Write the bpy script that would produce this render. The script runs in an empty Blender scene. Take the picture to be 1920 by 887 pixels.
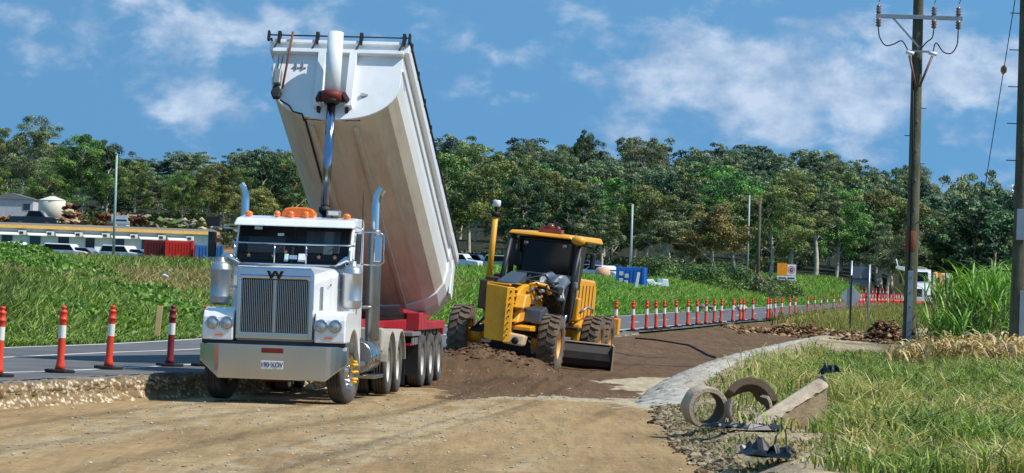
import bpy, math, random
import numpy as np
from mathutils import Matrix, Vector
S = bpy.context.scene
R = math.radians
random.seed(7); RNG = np.random.default_rng(7)

# ---------------------------------------------------------------- camera, sky, sun, exposure
F = 6400.0; H = 2.25; CX = 960.0; CY = 443.5
cam_d = bpy.data.cameras.new("camera"); cam = bpy.data.objects.new("camera", cam_d)
S.collection.objects.link(cam); S.camera = cam
cam_d.sensor_width = 36; cam_d.lens = 36 * F / 1920; cam_d.clip_end = 6000; cam_d.clip_start = 0.5
ROLL = R(1.87); PITCH = math.atan(72.5 * math.cos(ROLL) / F)
CM = Matrix.Rotation(R(90) + PITCH, 3, 'X') @ Matrix.Rotation(ROLL, 3, 'Z')
cam.matrix_world = Matrix.Translation((0, 0, H)) @ CM.to_4x4()

SUN_EL = R(50); SUN_AZ = R(17)          # from the right of the photo, a little behind the camera
sv = Vector((math.cos(SUN_EL) * math.cos(SUN_AZ), -math.cos(SUN_EL) * math.sin(SUN_AZ), math.sin(SUN_EL)))
w = bpy.data.worlds.new("World"); S.world = w; w.use_nodes = True
nt = w.node_tree; nt.nodes.clear()
def N(t, typ, **k):
    n = t.nodes.new(typ)
    for a, b in k.items():
        if a.startswith('_'): setattr(n, a[1:], b)
        else: n.inputs[a.replace('__', ' ')].default_value = b
    return n
L = nt.links.new
tc = N(nt, 'ShaderNodeTexCoord'); 
add = N(nt, 'ShaderNodeVectorMath', _operation='ADD'); add.inputs[1].default_value = (0, 0, 0.75)
L(tc.outputs['Generated'], add.inputs[0])
sky = N(nt, 'ShaderNodeTexSky', _sky_type='NISHITA'); sky.sun_disc = False
sky.sun_elevation = SUN_EL; sky.sun_rotation = math.atan2(sv.x, sv.y)
sky.air_density = 1.0; sky.dust_density = 0.15; sky.ozone_density = 4.0; sky.altitude = 0
L(add.outputs[0], sky.inputs['Vector'])
def mth(op, a, b=None, c=None, t=nt, clamp=False):
    n = t.nodes.new('ShaderNodeMath'); n.operation = op; n.use_clamp = clamp
    for i, v in enumerate((a, b, c)):
        if v is None: continue
        if isinstance(v, (int, float)): n.inputs[i].default_value = v
        else: t.links.new(v, n.inputs[i])
    return n.outputs[0]
# direction angles u = x/y, e = z/y of the sky, in thousandths
sep = N(nt, 'ShaderNodeSeparateXYZ'); L(tc.outputs['Generated'], sep.inputs[0])
ax = mth('MULTIPLY', mth('ARCTAN2', sep.outputs[0], sep.outputs[1]), 10.0)
ez = mth('MULTIPLY', sep.outputs[2], 10.0)
cmb = N(nt, 'ShaderNodeCombineXYZ'); L(ax, cmb.inputs[0]); L(mth('MULTIPLY', ez, 1.6), cmb.inputs[1])
nz = N(nt, 'ShaderNodeTexNoise', Scale=4.6, Detail=12.0, Roughness=0.56, Distortion=0.15); L(cmb.outputs[0], nz.inputs['Vector'])
nz2 = N(nt, 'ShaderNodeTexNoise', Scale=1.1, Detail=4.0, Roughness=0.5); L(cmb.outputs[0], nz2.inputs['Vector'])
blobs = [  # centre u, centre e (x10), radius u, radius e, weight : cloud banks round the sky
 (0.58,0.64,0.30,0.15,1.0),(1.0,0.58,0.50,0.19,1.15),(1.28,0.66,0.28,0.17,0.95),(0.62,0.50,0.30,0.12,0.8),
 (-1.15,0.74,0.55,0.13,0.85),(-0.75,0.70,0.35,0.10,0.75),(-0.98,0.50,0.22,0.13,0.72),(-0.25,0.62,0.25,0.12,0.5),(-.70,.45,.2,.08,.4),
 (-1.2,0.30,0.12,0.06,0.4),(0.25,0.35,0.16,0.07,0.3),(0.1,0.66,0.3,0.12,0.35),(1.2,0.25,0.5,0.08,0.15),
 (3.2,0.9,0.9,0.5,0.9),(-3.3,0.8,1.1,0.4,0.9),(-0.6,3.2,3.0,0.9,0.55),(6,2,2.5,.8,.8),(-7,2.4,2.5,.9,.8)]
tot = None
for cu, ce, ru, re, wt in blobs:
    a = mth('DIVIDE', mth('SUBTRACT', ax, cu), ru); b = mth('DIVIDE', mth('SUBTRACT', ez, ce), re)
    q = mth('ADD', mth('MULTIPLY', a, a), mth('MULTIPLY', b, b))
    g = mth('MULTIPLY', mth('EXPONENT', mth('MULTIPLY', q, -1.1)), wt)
    tot = g if tot is None else mth('ADD', tot, g)
dens = mth('ADD', mth('MULTIPLY', tot, 0.58), mth('MULTIPLY', mth('SUBTRACT', nz.outputs[0], 0.50), 2.7))
dens = mth('ADD', dens, mth('MULTIPLY', mth('SUBTRACT', nz2.outputs[0], 0.5), 0.5))
ramp = N(nt, 'ShaderNodeMapRange', _interpolation_type='SMOOTHSTEP'); L(dens, ramp.inputs[0])
ramp.inputs[1].default_value = 0.16; ramp.inputs[2].default_value = 0.85; ramp.inputs[3].default_value = 0; ramp.inputs[4].default_value = 0.8
ccol = N(nt, 'ShaderNodeMixRGB', Color1=(2.3, 3.35, 5.0, 1), Color2=(4.9, 5.7, 6.9, 1))
nz3 = N(nt, 'ShaderNodeTexNoise', Scale=6.5, Detail=9.0, Roughness=0.6); mp3 = N(nt, 'ShaderNodeMapping'); mp3.inputs['Location'].default_value = (.06, .09, .4); L(cmb.outputs[0], mp3.inputs[0]); L(mp3.outputs[0], nz3.inputs['Vector'])
L(mth('ADD', mth('MULTIPLY', mth('SUBTRACT', nz3.outputs[0], 0.42), 3.4), mth('MULTIPLY', dens, 0.25), clamp=True), ccol.inputs[0])
tint = N(nt, 'ShaderNodeMixRGB', _blend_type='MULTIPLY', Fac=1.0, Color2=(1.33, 1.92, 1.72, 1)); L(sky.outputs[0], tint.inputs[1])
mx = N(nt, 'ShaderNodeMixRGB'); L(ramp.outputs[0], mx.inputs[0]); L(tint.outputs[0], mx.inputs[1]); L(ccol.outputs[0], mx.inputs[2])
bg = N(nt, 'ShaderNodeBackground', Strength=0.13); L(mx.outputs[0], bg.inputs[0])
wo = N(nt, 'ShaderNodeOutputWorld'); L(bg.outputs[0], wo.inputs[0])
sd = bpy.data.lights.new("sun", 'SUN'); sd.energy = 5.0; sd.angle = R(0.5); sd.color = (1, 0.955, 0.88)
so = bpy.data.objects.new("sun", sd); S.collection.objects.link(so); so.rotation_euler = (-sv).to_track_quat('-Z', 'Y').to_euler()
S.view_settings.view_transform = 'Standard'; S.view_settings.look = 'None'
S.view_settings.exposure = 0.06; S.view_settings.gamma = 1

# ---------------------------------------------------------------- helpers
def ray(px, py): return CM @ Vector(((px - CX) / F, -(py - CY) / F, -1))
def P(px, py, d):
    r = ray(px, py); return Vector((0, 0, H)) + r * (d / r.y)
def G(px, py, z=0.0):
    r = ray(px, py); return Vector((0, 0, H)) + r * ((z - H) / r.z)
def X(px, py, d): return P(px, py, d).x
def lin(r, g, b):
    f = lambda c: (c / 255 / 12.92) if c / 255 <= .04045 else ((c / 255 + .055) / 1.055) ** 2.4
    return (f(r), f(g), f(b), 1)
MATS = {}
def mat(name, col, rough=0.6, metal=0.0, bump=0.0, bscale=30, var=0.12, vscale=3.0, spec=0.5, coat=0.0, dirt=None, dscale=1.5, damt=0.5, alpha=1, aniso=None, emit=None):
    if name in MATS: return MATS[name]
    m = bpy.data.materials.new(name); m.use_nodes = True; t = m.node_tree; b = t.nodes['Principled BSDF']
    b.inputs['Roughness'].default_value = rough; b.inputs['Metallic'].default_value = metal
    b.inputs['Specular IOR Level'].default_value = spec; b.inputs['Coat Weight'].default_value = coat
    b.inputs['Coat Roughness'].default_value = 0.08
    tcn = N(t, 'ShaderNodeTexCoord')
    n1 = N(t, 'ShaderNodeTexNoise', Scale=vscale, Detail=6.0, Roughness=0.6); t.links.new(tcn.outputs['Object'], n1.inputs['Vector'])
    hi = tuple(min(1, c * (1 + var)) for c in col[:3]) + (1,); lo = tuple(c * (1 - var) for c in col[:3]) + (1,)
    r1 = N(t, 'ShaderNodeMapRange'); r1.inputs[1].default_value = .35; r1.inputs[2].default_value = .65; t.links.new(n1.outputs[0], r1.inputs[0])
    mxn = N(t, 'ShaderNodeMixRGB', Color1=lo, Color2=hi); t.links.new(r1.outputs[0], mxn.inputs[0])
    out = mxn.outputs[0]
    if dirt:
        mp = N(t, 'ShaderNodeMapping'); t.links.new(tcn.outputs['Object'], mp.inputs[0])
        mp.inputs['Scale'].default_value = aniso or (1, 1, 1)
        n2 = N(t, 'ShaderNodeTexNoise', Scale=dscale, Detail=8.0, Roughness=0.7); t.links.new(mp.outputs[0], n2.inputs['Vector'])
        r2 = N(t, 'ShaderNodeMapRange'); r2.inputs[1].default_value = .46; r2.inputs[2].default_value = .72; r2.inputs[4].default_value = damt
        t.links.new(n2.outputs[0], r2.inputs[0])
        m2 = N(t, 'ShaderNodeMixRGB', Color2=dirt); t.links.new(r2.outputs[0], m2.inputs[0]); t.links.new(out, m2.inputs[1]); out = m2.outputs[0]
        rr = mth('ADD', mth('MULTIPLY', r2.outputs[0], 0.5, t=t), rough, t=t, clamp=True); t.links.new(rr, b.inputs['Roughness'])
    t.links.new(out, b.inputs['Base Color'])
    if bump:
        n3 = N(t, 'ShaderNodeTexNoise', Scale=bscale, Detail=5.0); t.links.new(tcn.outputs['Object'], n3.inputs['Vector'])
        bp = N(t, 'ShaderNodeBump', Strength=bump, Distance=0.02); t.links.new(n3.outputs[0], bp.inputs['Height']); t.links.new(bp.outputs[0], b.inputs['Normal'])
    if emit: b.inputs['Emission Color'].default_value = emit[0]; b.inputs['Emission Strength'].default_value = emit[1]
    MATS[name] = m; return m
def leafmat(name, trans=0.3, rough=0.55, objvar=0.0, mul=1.0):
    m = bpy.data.materials.new(name); m.use_nodes = True; t = m.node_tree; b = t.nodes['Principled BSDF']; o = t.nodes['Material Output']
    at = N(t, 'ShaderNodeVertexColor'); at.layer_name = 'Col'; c = at.outputs[0]
    if objvar:
        oi = N(t, 'ShaderNodeObjectInfo'); hs = N(t, 'ShaderNodeHueSaturation'); t.links.new(c, hs.inputs['Color'])
        t.links.new(mth('ADD', mth('MULTIPLY', oi.outputs['Random'], 0.05, t=t), 0.475, t=t), hs.inputs['Hue'])
        t.links.new(mth('ADD', mth('MULTIPLY', oi.outputs['Random'], objvar, t=t), 1 - objvar / 2, t=t), hs.inputs['Value']); c = hs.outputs[0]
    b.inputs['Roughness'].default_value = rough; b.inputs['Specular IOR Level'].default_value = 0.35
    t.links.new(c, b.inputs['Base Color'])
    tr = N(t, 'ShaderNodeBsdfTranslucent'); g = N(t, 'ShaderNodeMixRGB', _blend_type='MULTIPLY', Fac=1.0, Color2=(1.3, 1.5, 0.5, 1)); t.links.new(c, g.inputs[1]); t.links.new(g.outputs[0], tr.inputs[0])
    ms = N(t, 'ShaderNodeMixShader', Fac=trans); t.links.new(b.outputs[0], ms.inputs[1]); t.links.new(tr.outputs[0], ms.inputs[2]); t.links.new(ms.outputs[0], o.inputs[0])
    return m
def vcolmat(name, rough=0.9, bump=0.3, bscale=20):
    m = bpy.data.materials.new(name); m.use_nodes = True; t = m.node_tree; b = t.nodes['Principled BSDF']
    at = N(t, 'ShaderNodeVertexColor'); at.layer_name = 'Col'
    b.inputs['Roughness'].default_value = rough; b.inputs['Specular IOR Level'].default_value = 0.2
    tcn = N(t, 'ShaderNodeTexCoord'); n = N(t, 'ShaderNodeTexNoise', Scale=bscale, Detail=6.0, Roughness=.7); t.links.new(tcn.outputs['Object'], n.inputs['Vector'])
    mr = N(t, 'ShaderNodeMapRange'); mr.inputs[1].default_value = .3; mr.inputs[2].default_value = .7; mr.inputs[3].default_value = .72; mr.inputs[4].default_value = 1.25
    t.links.new(n.outputs[0], mr.inputs[0])
    mm = N(t, 'ShaderNodeVectorMath', _operation='SCALE'); t.links.new(at.outputs[0], mm.inputs[0]); t.links.new(mr.outputs[0], mm.inputs['Scale'])
    t.links.new(mm.outputs[0], b.inputs['Base Color'])
    bp = N(t, 'ShaderNodeBump', Strength=bump, Distance=0.03); t.links.new(n.outputs[0], bp.inputs['Height']); t.links.new(bp.outputs[0], b.inputs['Normal'])
    return m

def link(o, parent=None):
    S.collection.objects.link(o)
    if parent is not None: o.parent = parent
    return o
def tag(o, label=None, cat=None, group=None, kind=None):
    if label: o['label'] = label
    if cat: o['category'] = cat
    if group: o['group'] = group
    if kind: o['kind'] = kind
    return o
def empty(name, loc=(0, 0, 0), rz=0.0, rot=None):
    o = bpy.data.objects.new(name, None); o.location = loc; o.rotation_euler = rot or (0, 0, rz); o.empty_display_size = .2
    S.collection.objects.link(o); return o
def sm3(pts, n=6):
    pts = [Vector(p) for p in pts]; out = []
    for i in range(len(pts)-1):
        p0 = pts[max(i-1, 0)]; p1 = pts[i]; p2 = pts[i+1]; p3 = pts[min(i+2, len(pts)-1)]
        for k in range(n): t = k/n; out.append(0.5*((2*p1)+(p2-p0)*t+(2*p0-5*p1+4*p2-p3)*t*t+(3*p1-p0-3*p2+p3)*t**3))
    return out+[pts[-1]]
class MB:
    def __init__(s): s.v = []; s.f = []; s.sm = []
    def add(s, vs, fs, smooth=False):
        n = len(s.v); s.v += [tuple(v) for v in vs]; s.f += [tuple(i + n for i in f) for f in fs]; s.sm += [smooth] * len(fs); return s
    def box(s, x0, x1, y0, y1, z0, z1, M=None):
        v = [Vector(p) for p in ((x0,y0,z0),(x1,y0,z0),(x1,y1,z0),(x0,y1,z0),(x0,y0,z1),(x1,y0,z1),(x1,y1,z1),(x0,y1,z1))]
        if M is not None: v = [M @ p for p in v]
        return s.add(v, [(0,3,2,1),(4,5,6,7),(0,1,5,4),(1,2,6,5),(2,3,7,6),(3,0,4,7)])
    def hexa(s, v): return s.add(v, [(0,3,2,1),(4,5,6,7),(0,1,5,4),(1,2,6,5),(2,3,7,6),(3,0,4,7)])
    def bar(s, a, b, w, h=None, up=(0, 0, 1)):
        a = Vector(a); b = Vector(b); d = (b - a); l = d.length; d.normalize(); h = h or w
        u = Vector(up); sx = d.cross(u)
        if sx.length < 1e-4: sx = d.cross(Vector((0, 1, 0)))
        sx.normalize(); uz = sx.cross(d)
        M = Matrix((sx, d, uz)).transposed().to_4x4(); M.translation = a
        return s.box(-w/2, w/2, 0, l, -h/2, h/2, M)
    def tube(s, pts, r, n=10, cap=True, smooth=True):
        pts = [Vector(p) for p in pts]; rs = r if isinstance(r, (list, tuple)) else [r] * len(pts)
        rings = []; up = None
        for i, p in enumerate(pts):
            d = (pts[min(i+1, len(pts)-1)] - pts[max(i-1, 0)]).normalized()
            if up is None: up = Vector((0, 0, 1)) if abs(d.z) < .9 else Vector((0, 1, 0))
            a = d.cross(up).normalized(); b = a.cross(d).normalized(); up = b
            rings.append([p + (a * math.cos(t) + b * math.sin(t)) * rs[i] for t in [2*math.pi*k/n for k in range(n)]])
        vs = [q for r_ in rings for q in r_]; fs = []
        for i in range(len(pts) - 1):
            for k in range(n): k2 = (k+1) % n; fs.append((i*n+k, i*n+k2, (i+1)*n+k2, (i+1)*n+k))
        s.add(vs, fs, smooth)
        if cap: s.add(rings[0], [tuple(range(n))]); s.add(rings[-1], [tuple(range(n-1, -1, -1))])
        return s
    def cyl(s, a, b, r, r2=None, n=20, smooth=True): return s.tube([a, b], [r, r if r2 is None else r2], n, True, smooth)
    def lathe(s, prof, c=(0,0,0), axis='z', n=32, smooth=True, a0=0, a1=2*math.pi):
        full = abs(a1 - a0) > 6.28; m = n if full else n + 1; vs = []; fs = []
        for i in range(m):
            t = a0 + (a1 - a0) * i / n; ct, st = math.cos(t), math.sin(t)
            for (r, h) in prof:
                if axis == 'z': p = (r*ct, r*st, h)
                elif axis == 'x': p = (h, r*ct, r*st)
                else: p = (r*ct, h, r*st)
                vs.append((p[0]+c[0], p[1]+c[1], p[2]+c[2]))
        k = len(prof)
        for i in range(n):
            j = (i+1) % m
            for q in range(k-1): fs.append((i*k+q, j*k+q, j*k+q+1, i*k+q+1))
        return s.add(vs, fs, smooth)
    def prism(s, poly, a, b, plane='yz', smooth=False):
        mk = {'yz': lambda p, t: (t, p[0], p[1]), 'xz': lambda p, t: (p[0], t, p[1]), 'xy': lambda p, t: (p[0], p[1], t)}[plane]
        n = len(poly); vs = [mk(p, a) for p in poly] + [mk(p, b) for p in poly]
        fs = [(i, (i+1) % n, (i+1) % n + n, i + n) for i in range(n)]
        s.add(vs, fs, smooth); s.add(vs[:n], [tuple(range(n))]); s.add(vs[n:], [tuple(range(n-1, -1, -1))]); return s
    def ball(s, c, r, n=12, sc=(1,1,1)):
        vs = []; fs = []; m = n // 2
        for i in range(m + 1):
            t = math.pi * i / m
            for k in range(n): p = 2*math.pi*k/n; vs.append((c[0]+r*sc[0]*math.sin(t)*math.cos(p), c[1]+r*sc[1]*math.sin(t)*math.sin(p), c[2]+r*sc[2]*math.cos(t)))
        for i in range(m):
            for k in range(n): k2 = (k+1) % n; fs.append((i*n+k, (i+1)*n+k, (i+1)*n+k2, i*n+k2))
        return s.add(vs, fs, True)
    def build(s, name, m, parent=None, bevel=0.0, M=None, seg=2):
        me = bpy.data.meshes.new(name); me.from_pydata(s.v, [], s.f); me.polygons.foreach_set('use_smooth', s.sm)
        import bmesh
        bm = bmesh.new(); bm.from_mesh(me); bmesh.ops.remove_doubles(bm, verts=bm.verts, dist=1e-5); bmesh.ops.recalc_face_normals(bm, faces=bm.faces); bm.to_mesh(me); bm.free()
        me.materials.append(m); o = bpy.data.objects.new(name, me); link(o, parent)
        if M is not None: o.matrix_local = M
        if bevel:
            b = o.modifiers.new('bevel', 'BEVEL'); b.width = bevel; b.segments = seg; b.limit_method = 'ANGLE'; b.angle_limit = R(35); b.harden_normals = False
        if any(s.sm) and not all(s.sm):
            for e in me.polygons: pass
        return o
def npmesh(name, V, Fq, m, col=None, parent=None, smooth=False, nper=4):
    """mesh from numpy: V (n,3), Fq (k,nper); col per face (k,3) or per vertex (n,3)"""
    me = bpy.data.meshes.new(name); V = np.asarray(V, np.float32); Fq = np.asarray(Fq, np.int32)
    me.vertices.add(len(V)); me.vertices.foreach_set('co', V.ravel())
    me.loops.add(Fq.size); me.loops.foreach_set('vertex_index', Fq.ravel())
    me.polygons.add(len(Fq)); me.polygons.foreach_set('loop_start', np.arange(0, Fq.size, nper, dtype=np.int32))
    me.polygons.foreach_set('use_smooth', np.full(len(Fq), smooth))
    me.update(calc_edges=True)
    if col is not None:
        col = np.asarray(col, np.float32)
        if len(col) == len(V) and len(col) != len(Fq):
            a = me.color_attributes.new('Col', 'FLOAT_COLOR', 'POINT'); c = np.ones((len(V), 4), np.float32); c[:, :3] = col; a.data.foreach_set('color', c.ravel())
        else:
            a = me.color_attributes.new('Col', 'FLOAT_COLOR', 'CORNER'); c = np.ones((Fq.size, 4), np.float32); c[:, :3] = np.repeat(col, nper, axis=0); a.data.foreach_set('color', c.ravel())
    me.materials.append(m); o = bpy.data.objects.new(name, me); link(o, parent); return o
def copy_tree(o, parent=None):
    c = o.copy(); S.collection.objects.link(c)
    c.parent = parent
    for ch in KIDS.get(o.name, None) or list(o.children): copy_tree(ch, c)
    return c
KIDS = {}
_lat = RNG.random((512, 512))
def vn(x, y):
    xi = np.floor(x).astype(int); yi = np.floor(y).astype(int); fx = x - xi; fy = y - yi
    fx = fx*fx*(3-2*fx); fy = fy*fy*(3-2*fy); a = _lat[xi % 512, yi % 512]; b = _lat[(xi+1) % 512, yi % 512]; c = _lat[xi % 512, (yi+1) % 512]; d = _lat[(xi+1) % 512, (yi+1) % 512]
    return a*(1-fx)*(1-fy)+b*fx*(1-fy)+c*(1-fx)*fy+d*fx*fy
def fbm(x, y, o=4):
    r = 0; a = .5; t = 0
    for i in range(o): r = r + a*vn(x*2**i+17*i, y*2**i+31*i); t += a; a *= .5
    return r/t
def sstep(x, a, b):
    t = np.clip((x-a)/(b-a), 0, 1); return t*t*(3-2*t)
def inpoly(x, y, poly):
    r = np.zeros(x.shape, bool); n = len(poly)
    for i in range(n):
        x0, y0 = poly[i]; x1, y1 = poly[(i+1) % n]
        if y0 == y1: continue
        c = ((y0 > y) != (y1 > y)) & (x < (x1-x0)*(y-y0)/(y1-y0)+x0); r ^= c
    return r
def dpoly(x, y, line):
    """distance to a polyline and the parameter along it"""
    best = np.full(x.shape, 1e9); tt = np.zeros(x.shape); acc = 0.0
    for i in range(len(line)-1):
        ax_, ay_ = line[i]; bx_, by_ = line[i+1]; dx = bx_-ax_; dy = by_-ay_; l = math.hypot(dx, dy)
        t = np.clip(((x-ax_)*dx+(y-ay_)*dy)/(l*l), 0, 1); d = np.hypot(x-ax_-t*dx, y-ay_-t*dy); m = d < best
        best = np.where(m, d, best); tt = np.where(m, acc+t*l, tt); acc += l
    return best, tt
def gl(pts, z=0.0): return [tuple(G(px, py, z)[:2]) for px, py in pts]
def smoothline(pts, n=8):
    out = []
    for i in range(len(pts)-1):
        p0 = pts[max(i-1, 0)]; p1 = pts[i]; p2 = pts[i+1]; p3 = pts[min(i+2, len(pts)-1)]
        for k in range(n):
            t = k/n; out.append(tuple(0.5*((2*p1[j])+(-p0[j]+p2[j])*t+(2*p0[j]-5*p1[j]+4*p2[j]-p3[j])*t*t+(-p0[j]+3*p1[j]-3*p2[j]+p3[j])*t**3) for j in range(2)))
    out.append(tuple(pts[-1])); return out
# ---------------------------------------------------------------- terrain
ZR = 0.40
near_px = [(-400,752),(-100,724),(0,714),(200,704),(300,700),(385,697),(640,684),(885,669),(1050,640),(1160,626),(1230,620),(1300,613.5),(1390,604),(1453,598.5),(1500,589),(1560,582.5),(1640,575),(1720,570),(1800,566)]
far_px = [(-400,672),(-100,655.5),(0,650.8),(196,643.7),(372,634),(760,612),(1000,601),(1160.6,592),(1301.6,582.7),(1435.6,575),(1511,572),(1600,566.5),(1700,563)]
NEAR = smoothline(gl(near_px, ZR), 6); FAR = smoothline(gl(far_px, ZR), 6)
def ang(p): return p[0]/max(p[1], 1)
ROADPOLY = NEAR + [(NEAR[-1][0]+60, NEAR[-1][1]+500)] + FAR[::-1]
fu = np.array([ang(p) for p in FAR]); fd = np.array([p[1] for p in FAR]); o_ = np.argsort(fu); fu = fu[o_]; fd = fd[o_]
nu = np.array([ang(p) for p in NEAR]); nd = np.array([p[1] for p in NEAR]); o_ = np.argsort(nu); nu = nu[o_]; nd = nd[o_]
def far_d(u): return np.interp(u, fu, fd, left=30, right=900)
def near_d(u): return np.interp(u, nu, nd, left=15, right=900)
V_px = [(1460,980),(1375,887),(1300,835),(1258,790),(1262,762),(1290,722),(1340,690),(1420,664),(1500,645),(1590,632),(1700,622)]
VL = smoothline(gl(V_px), 6)
VERGE = VL + [(60, 170), (60, 20)]
MOUND = gl([(785,712),(835,706),(870,708),(912,713)])
MOUND3 = gl([(930,716),(985,730),(1015,736)])
MOUND2 = gl([(1140,640),(1220,634),(1300,634),(1380,628)], 0.2)
def height(x, y):
    x = np.asarray(x, float); y = np.asarray(y, float); yy = np.maximum(y, 20.0); u = x/yy
    z = -0.02 + 0.05*(fbm(x*.35, y*.25, 3)-.5)
    nd_, fd_ = near_d(u), far_d(u)
    beyond = y > nd_
    # raised verge on the right
    iv = inpoly(x, y, VERGE); dv, tv = dpoly(x, y, VL)
    z = np.where(iv, z + 0.22*sstep(dv, 0, .7) + .25*sstep(dv, 4, 40) + .10*(fbm(x*.8, y*.8, 3)-.5)*sstep(dv, .3, 2), z)
    # brown windrow pushed up in front of the grader
    dm, tm = dpoly(x, y, MOUND)
    z = z + 0.62*np.exp(-(dm/1.5)**2)*(.55+.9*fbm(x*1.5, y*1.1, 4)) + .10*np.exp(-(dm/3)**2)*(fbm(x*2.3+9, y*2, 4)-.4)
    dm3, _ = dpoly(x, y, MOUND3); z = z + .20*np.exp(-(dm3/.9)**2)*(.4+1.2*fbm(x*2.5+3, y*1.6, 3))
    dm2, _ = dpoly(x, y, MOUND2)
    z = z + 0.30*np.exp(-(dm2/3.0)**2)*(.7+.6*fbm(x*.7, y*.3, 3))
    # fill ramps up to the road on the right
    ramp_ = sstep(y, nd_-22, nd_-1)*sstep(u, -.005, .03)
    z = np.where(~beyond, z + (.30-z)*ramp_*.9, z)
    zr = 0.33
    z = np.where(beyond, zr, z)
    # far bank, cutting and hill
    t = y - fd_
    rise = np.interp(t, [0, 4, 15, 60, 150, 230, 300, 400, 3000], [0, .08, .5, 1.65, 2.05, 2.25, 2.7, 3.2, 3.4])
    rise = rise*(1-.14*sstep(-u, -.02, .04)*(1-sstep(t, 165, 215)))*(1-.22*sstep(u, .0, .04)*(1-sstep(t, 190, 400)))
    hl = np.interp(y, [0, 365, 420, 500, 620, 850, 1400, 3000], [0, 0, 1.2, 4.0, 10, 19, 22, 24])*(.85+.3*fbm(x*.004+3, y*.004, 2))
    left = sstep(-u, .02, .10)*sstep(y, 335, 372)*3.0
    z = np.where(t > 0, zr + rise + hl + left + .25*(fbm(x*.15, y*.12, 3)-.5)*sstep(t, 2, 12), z)
    z = np.where((u > .11) & (y > 400), z + hl*0, z)
    return z
def zat(x, y): return float(height(np.array([x]), np.array([y]))[0])

rows = np.concatenate([[-80, -30, 0, 8, 14, 20, 25, 29], np.exp(np.arange(math.log(32), math.log(460), .0034)), np.exp(np.arange(math.log(462), math.log(4500), .02))])
ui = np.arange(-.20, .2001, .0008); uo = .2*np.exp(np.linspace(0.05, 2.7, 26)); us = np.concatenate([-uo[::-1], ui, uo])
YY, UU = np.meshgrid(rows, us, indexing='ij'); XX = UU*np.maximum(YY, 30)
ZZ = height(XX, YY); ZZ[YY < 18] = 0
nr, nc = YY.shape; idx = np.arange(nr*nc).reshape(nr, nc)
Fq = np.stack([idx[:-1, :-1], idx[:-1, 1:], idx[1:, 1:], idx[1:, :-1]], -1).reshape(-1, 4)
def L3(r, g, b): return np.array(lin(r, g, b)[:3])
def ground_col(x, y):
    u = x/np.maximum(y, 20); n1 = fbm(x*.5, y*.22, 5); n2 = fbm(x*2.1+5, y*1.1, 4); n3 = fbm(x*.15+40, y*.06, 4)
    tan = L3(160,133,94); tan2 = L3(136,110,76); grv = L3(176,158,126)
    c = tan[None]*(1-sstep(n1, .42, .62)[:, None]*.55)+tan2[None]*sstep(n1, .42, .62)[:, None]*.55
    # wheel tracks and swept gravel bands, running towards the camera's left
    sx = x*.96 - (y-40)*.10; band = fbm(sx*.9+3, y*.03, 4); bm_ = sstep(band, .56, .70)*sstep(fbm(x*3, y*1.6, 4), .35, .6)
    c = c*(1-bm_[:, None]*.6)+grv[None]*bm_[:, None]*.6
    tr = sstep(np.abs(np.sin(sx*2.1+fbm(x*.1, y*.05, 2)*5)), .9, 1)*.25*sstep(n3, .4, .6); c = c*(1-tr[:, None])
    w = (n2-.5)*2.2; xw = x+w*.35; yw = y+w*2.2
    cp = inpoly(xw, yw, gl([(850,742),(960,726),(1060,716),(1200,705),(1300,697),(1330,692),(1262,765),(1225,778),(1120,752),(960,752)]))
    c = np.where(cp[:, None], L3(172,157,128)[None]*(.85+.3*n2[:, None]), c)
    br = inpoly(xw, yw, gl([(828,752),(920,745),(1010,730),(1090,714),(1200,706),(1280,704),(1345,685),(1420,662),(1540,634),(1480,612),(1340,610),(1180,622),(1060,634),(828,640)]))
    bcol = L3(99,76,54)[None]*(.72+.55*n2[:, None]) 
    dmm, _ = dpoly(xw, yw, MOUND); dmn, _ = dpoly(xw, yw, MOUND3); br |= (dmm < 2.9)|(dmn < 2.2)
    c = np.where(br[:, None], bcol, c)
    iv = inpoly(x, y, VERGE); dv, tv = dpoly(x, y, VL)
    vc = L3(162,144,116)[None]*(.6+.75*n2[:, None]); 
    vg = L3(62,62,36)[None]*(.7+.5*n2[:, None]); gmix = np.clip(sstep(dv+(n1-.5)*4, 2.2, 4.0), 0, 1)[:, None]*.8
    c = np.where(iv[:, None], vc*(1-gmix)+vg*gmix, c)
    fg = (y > near_d(u))
    gg = L3(72,88,38)[None]*(.6+.7*n2[:, None]); dry = L3(128,118,72)[None]; dm = sstep(n3, .5, .62)[:, None]*.4
    gg = gg*(1-dm)+dry*dm
    c = np.where(fg[:, None], gg, c)
    bank = (y > 340)&(y < 380)&(u < -.07); c = np.where(bank[:, None], L3(132,100,78)[None]*(.7+.6*n2[:, None]), c)
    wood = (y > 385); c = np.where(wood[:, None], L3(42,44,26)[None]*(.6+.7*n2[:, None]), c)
    return c
C = ground_col(XX.ravel(), YY.ravel())
gm = bpy.data.materials.new('ground_dirt'); gm.use_nodes = True; t = gm.node_tree; b = t.nodes['Principled BSDF']; b.inputs['Roughness'].default_value = .95; b.inputs['Specular IOR Level'].default_value = .15
at = N(t, 'ShaderNodeVertexColor'); at.layer_name = 'Col'; tcn = N(t, 'ShaderNodeTexCoord')
v1 = N(t, 'ShaderNodeTexVoronoi', Scale=14.0); t.links.new(tcn.outputs['Object'], v1.inputs['Vector'])
n1 = N(t, 'ShaderNodeTexNoise', Scale=3.0, Detail=12.0, Roughness=.75); t.links.new(tcn.outputs['Object'], n1.inputs['Vector'])
n0 = N(t, 'ShaderNodeTexNoise', Scale=.5, Detail=6.0, Roughness=.6); t.links.new(tcn.outputs['Object'], n0.inputs['Vector'])
sc = mth('ADD', mth('MULTIPLY', n1.outputs[0], 1.15, t=t), .45, t=t)
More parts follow.
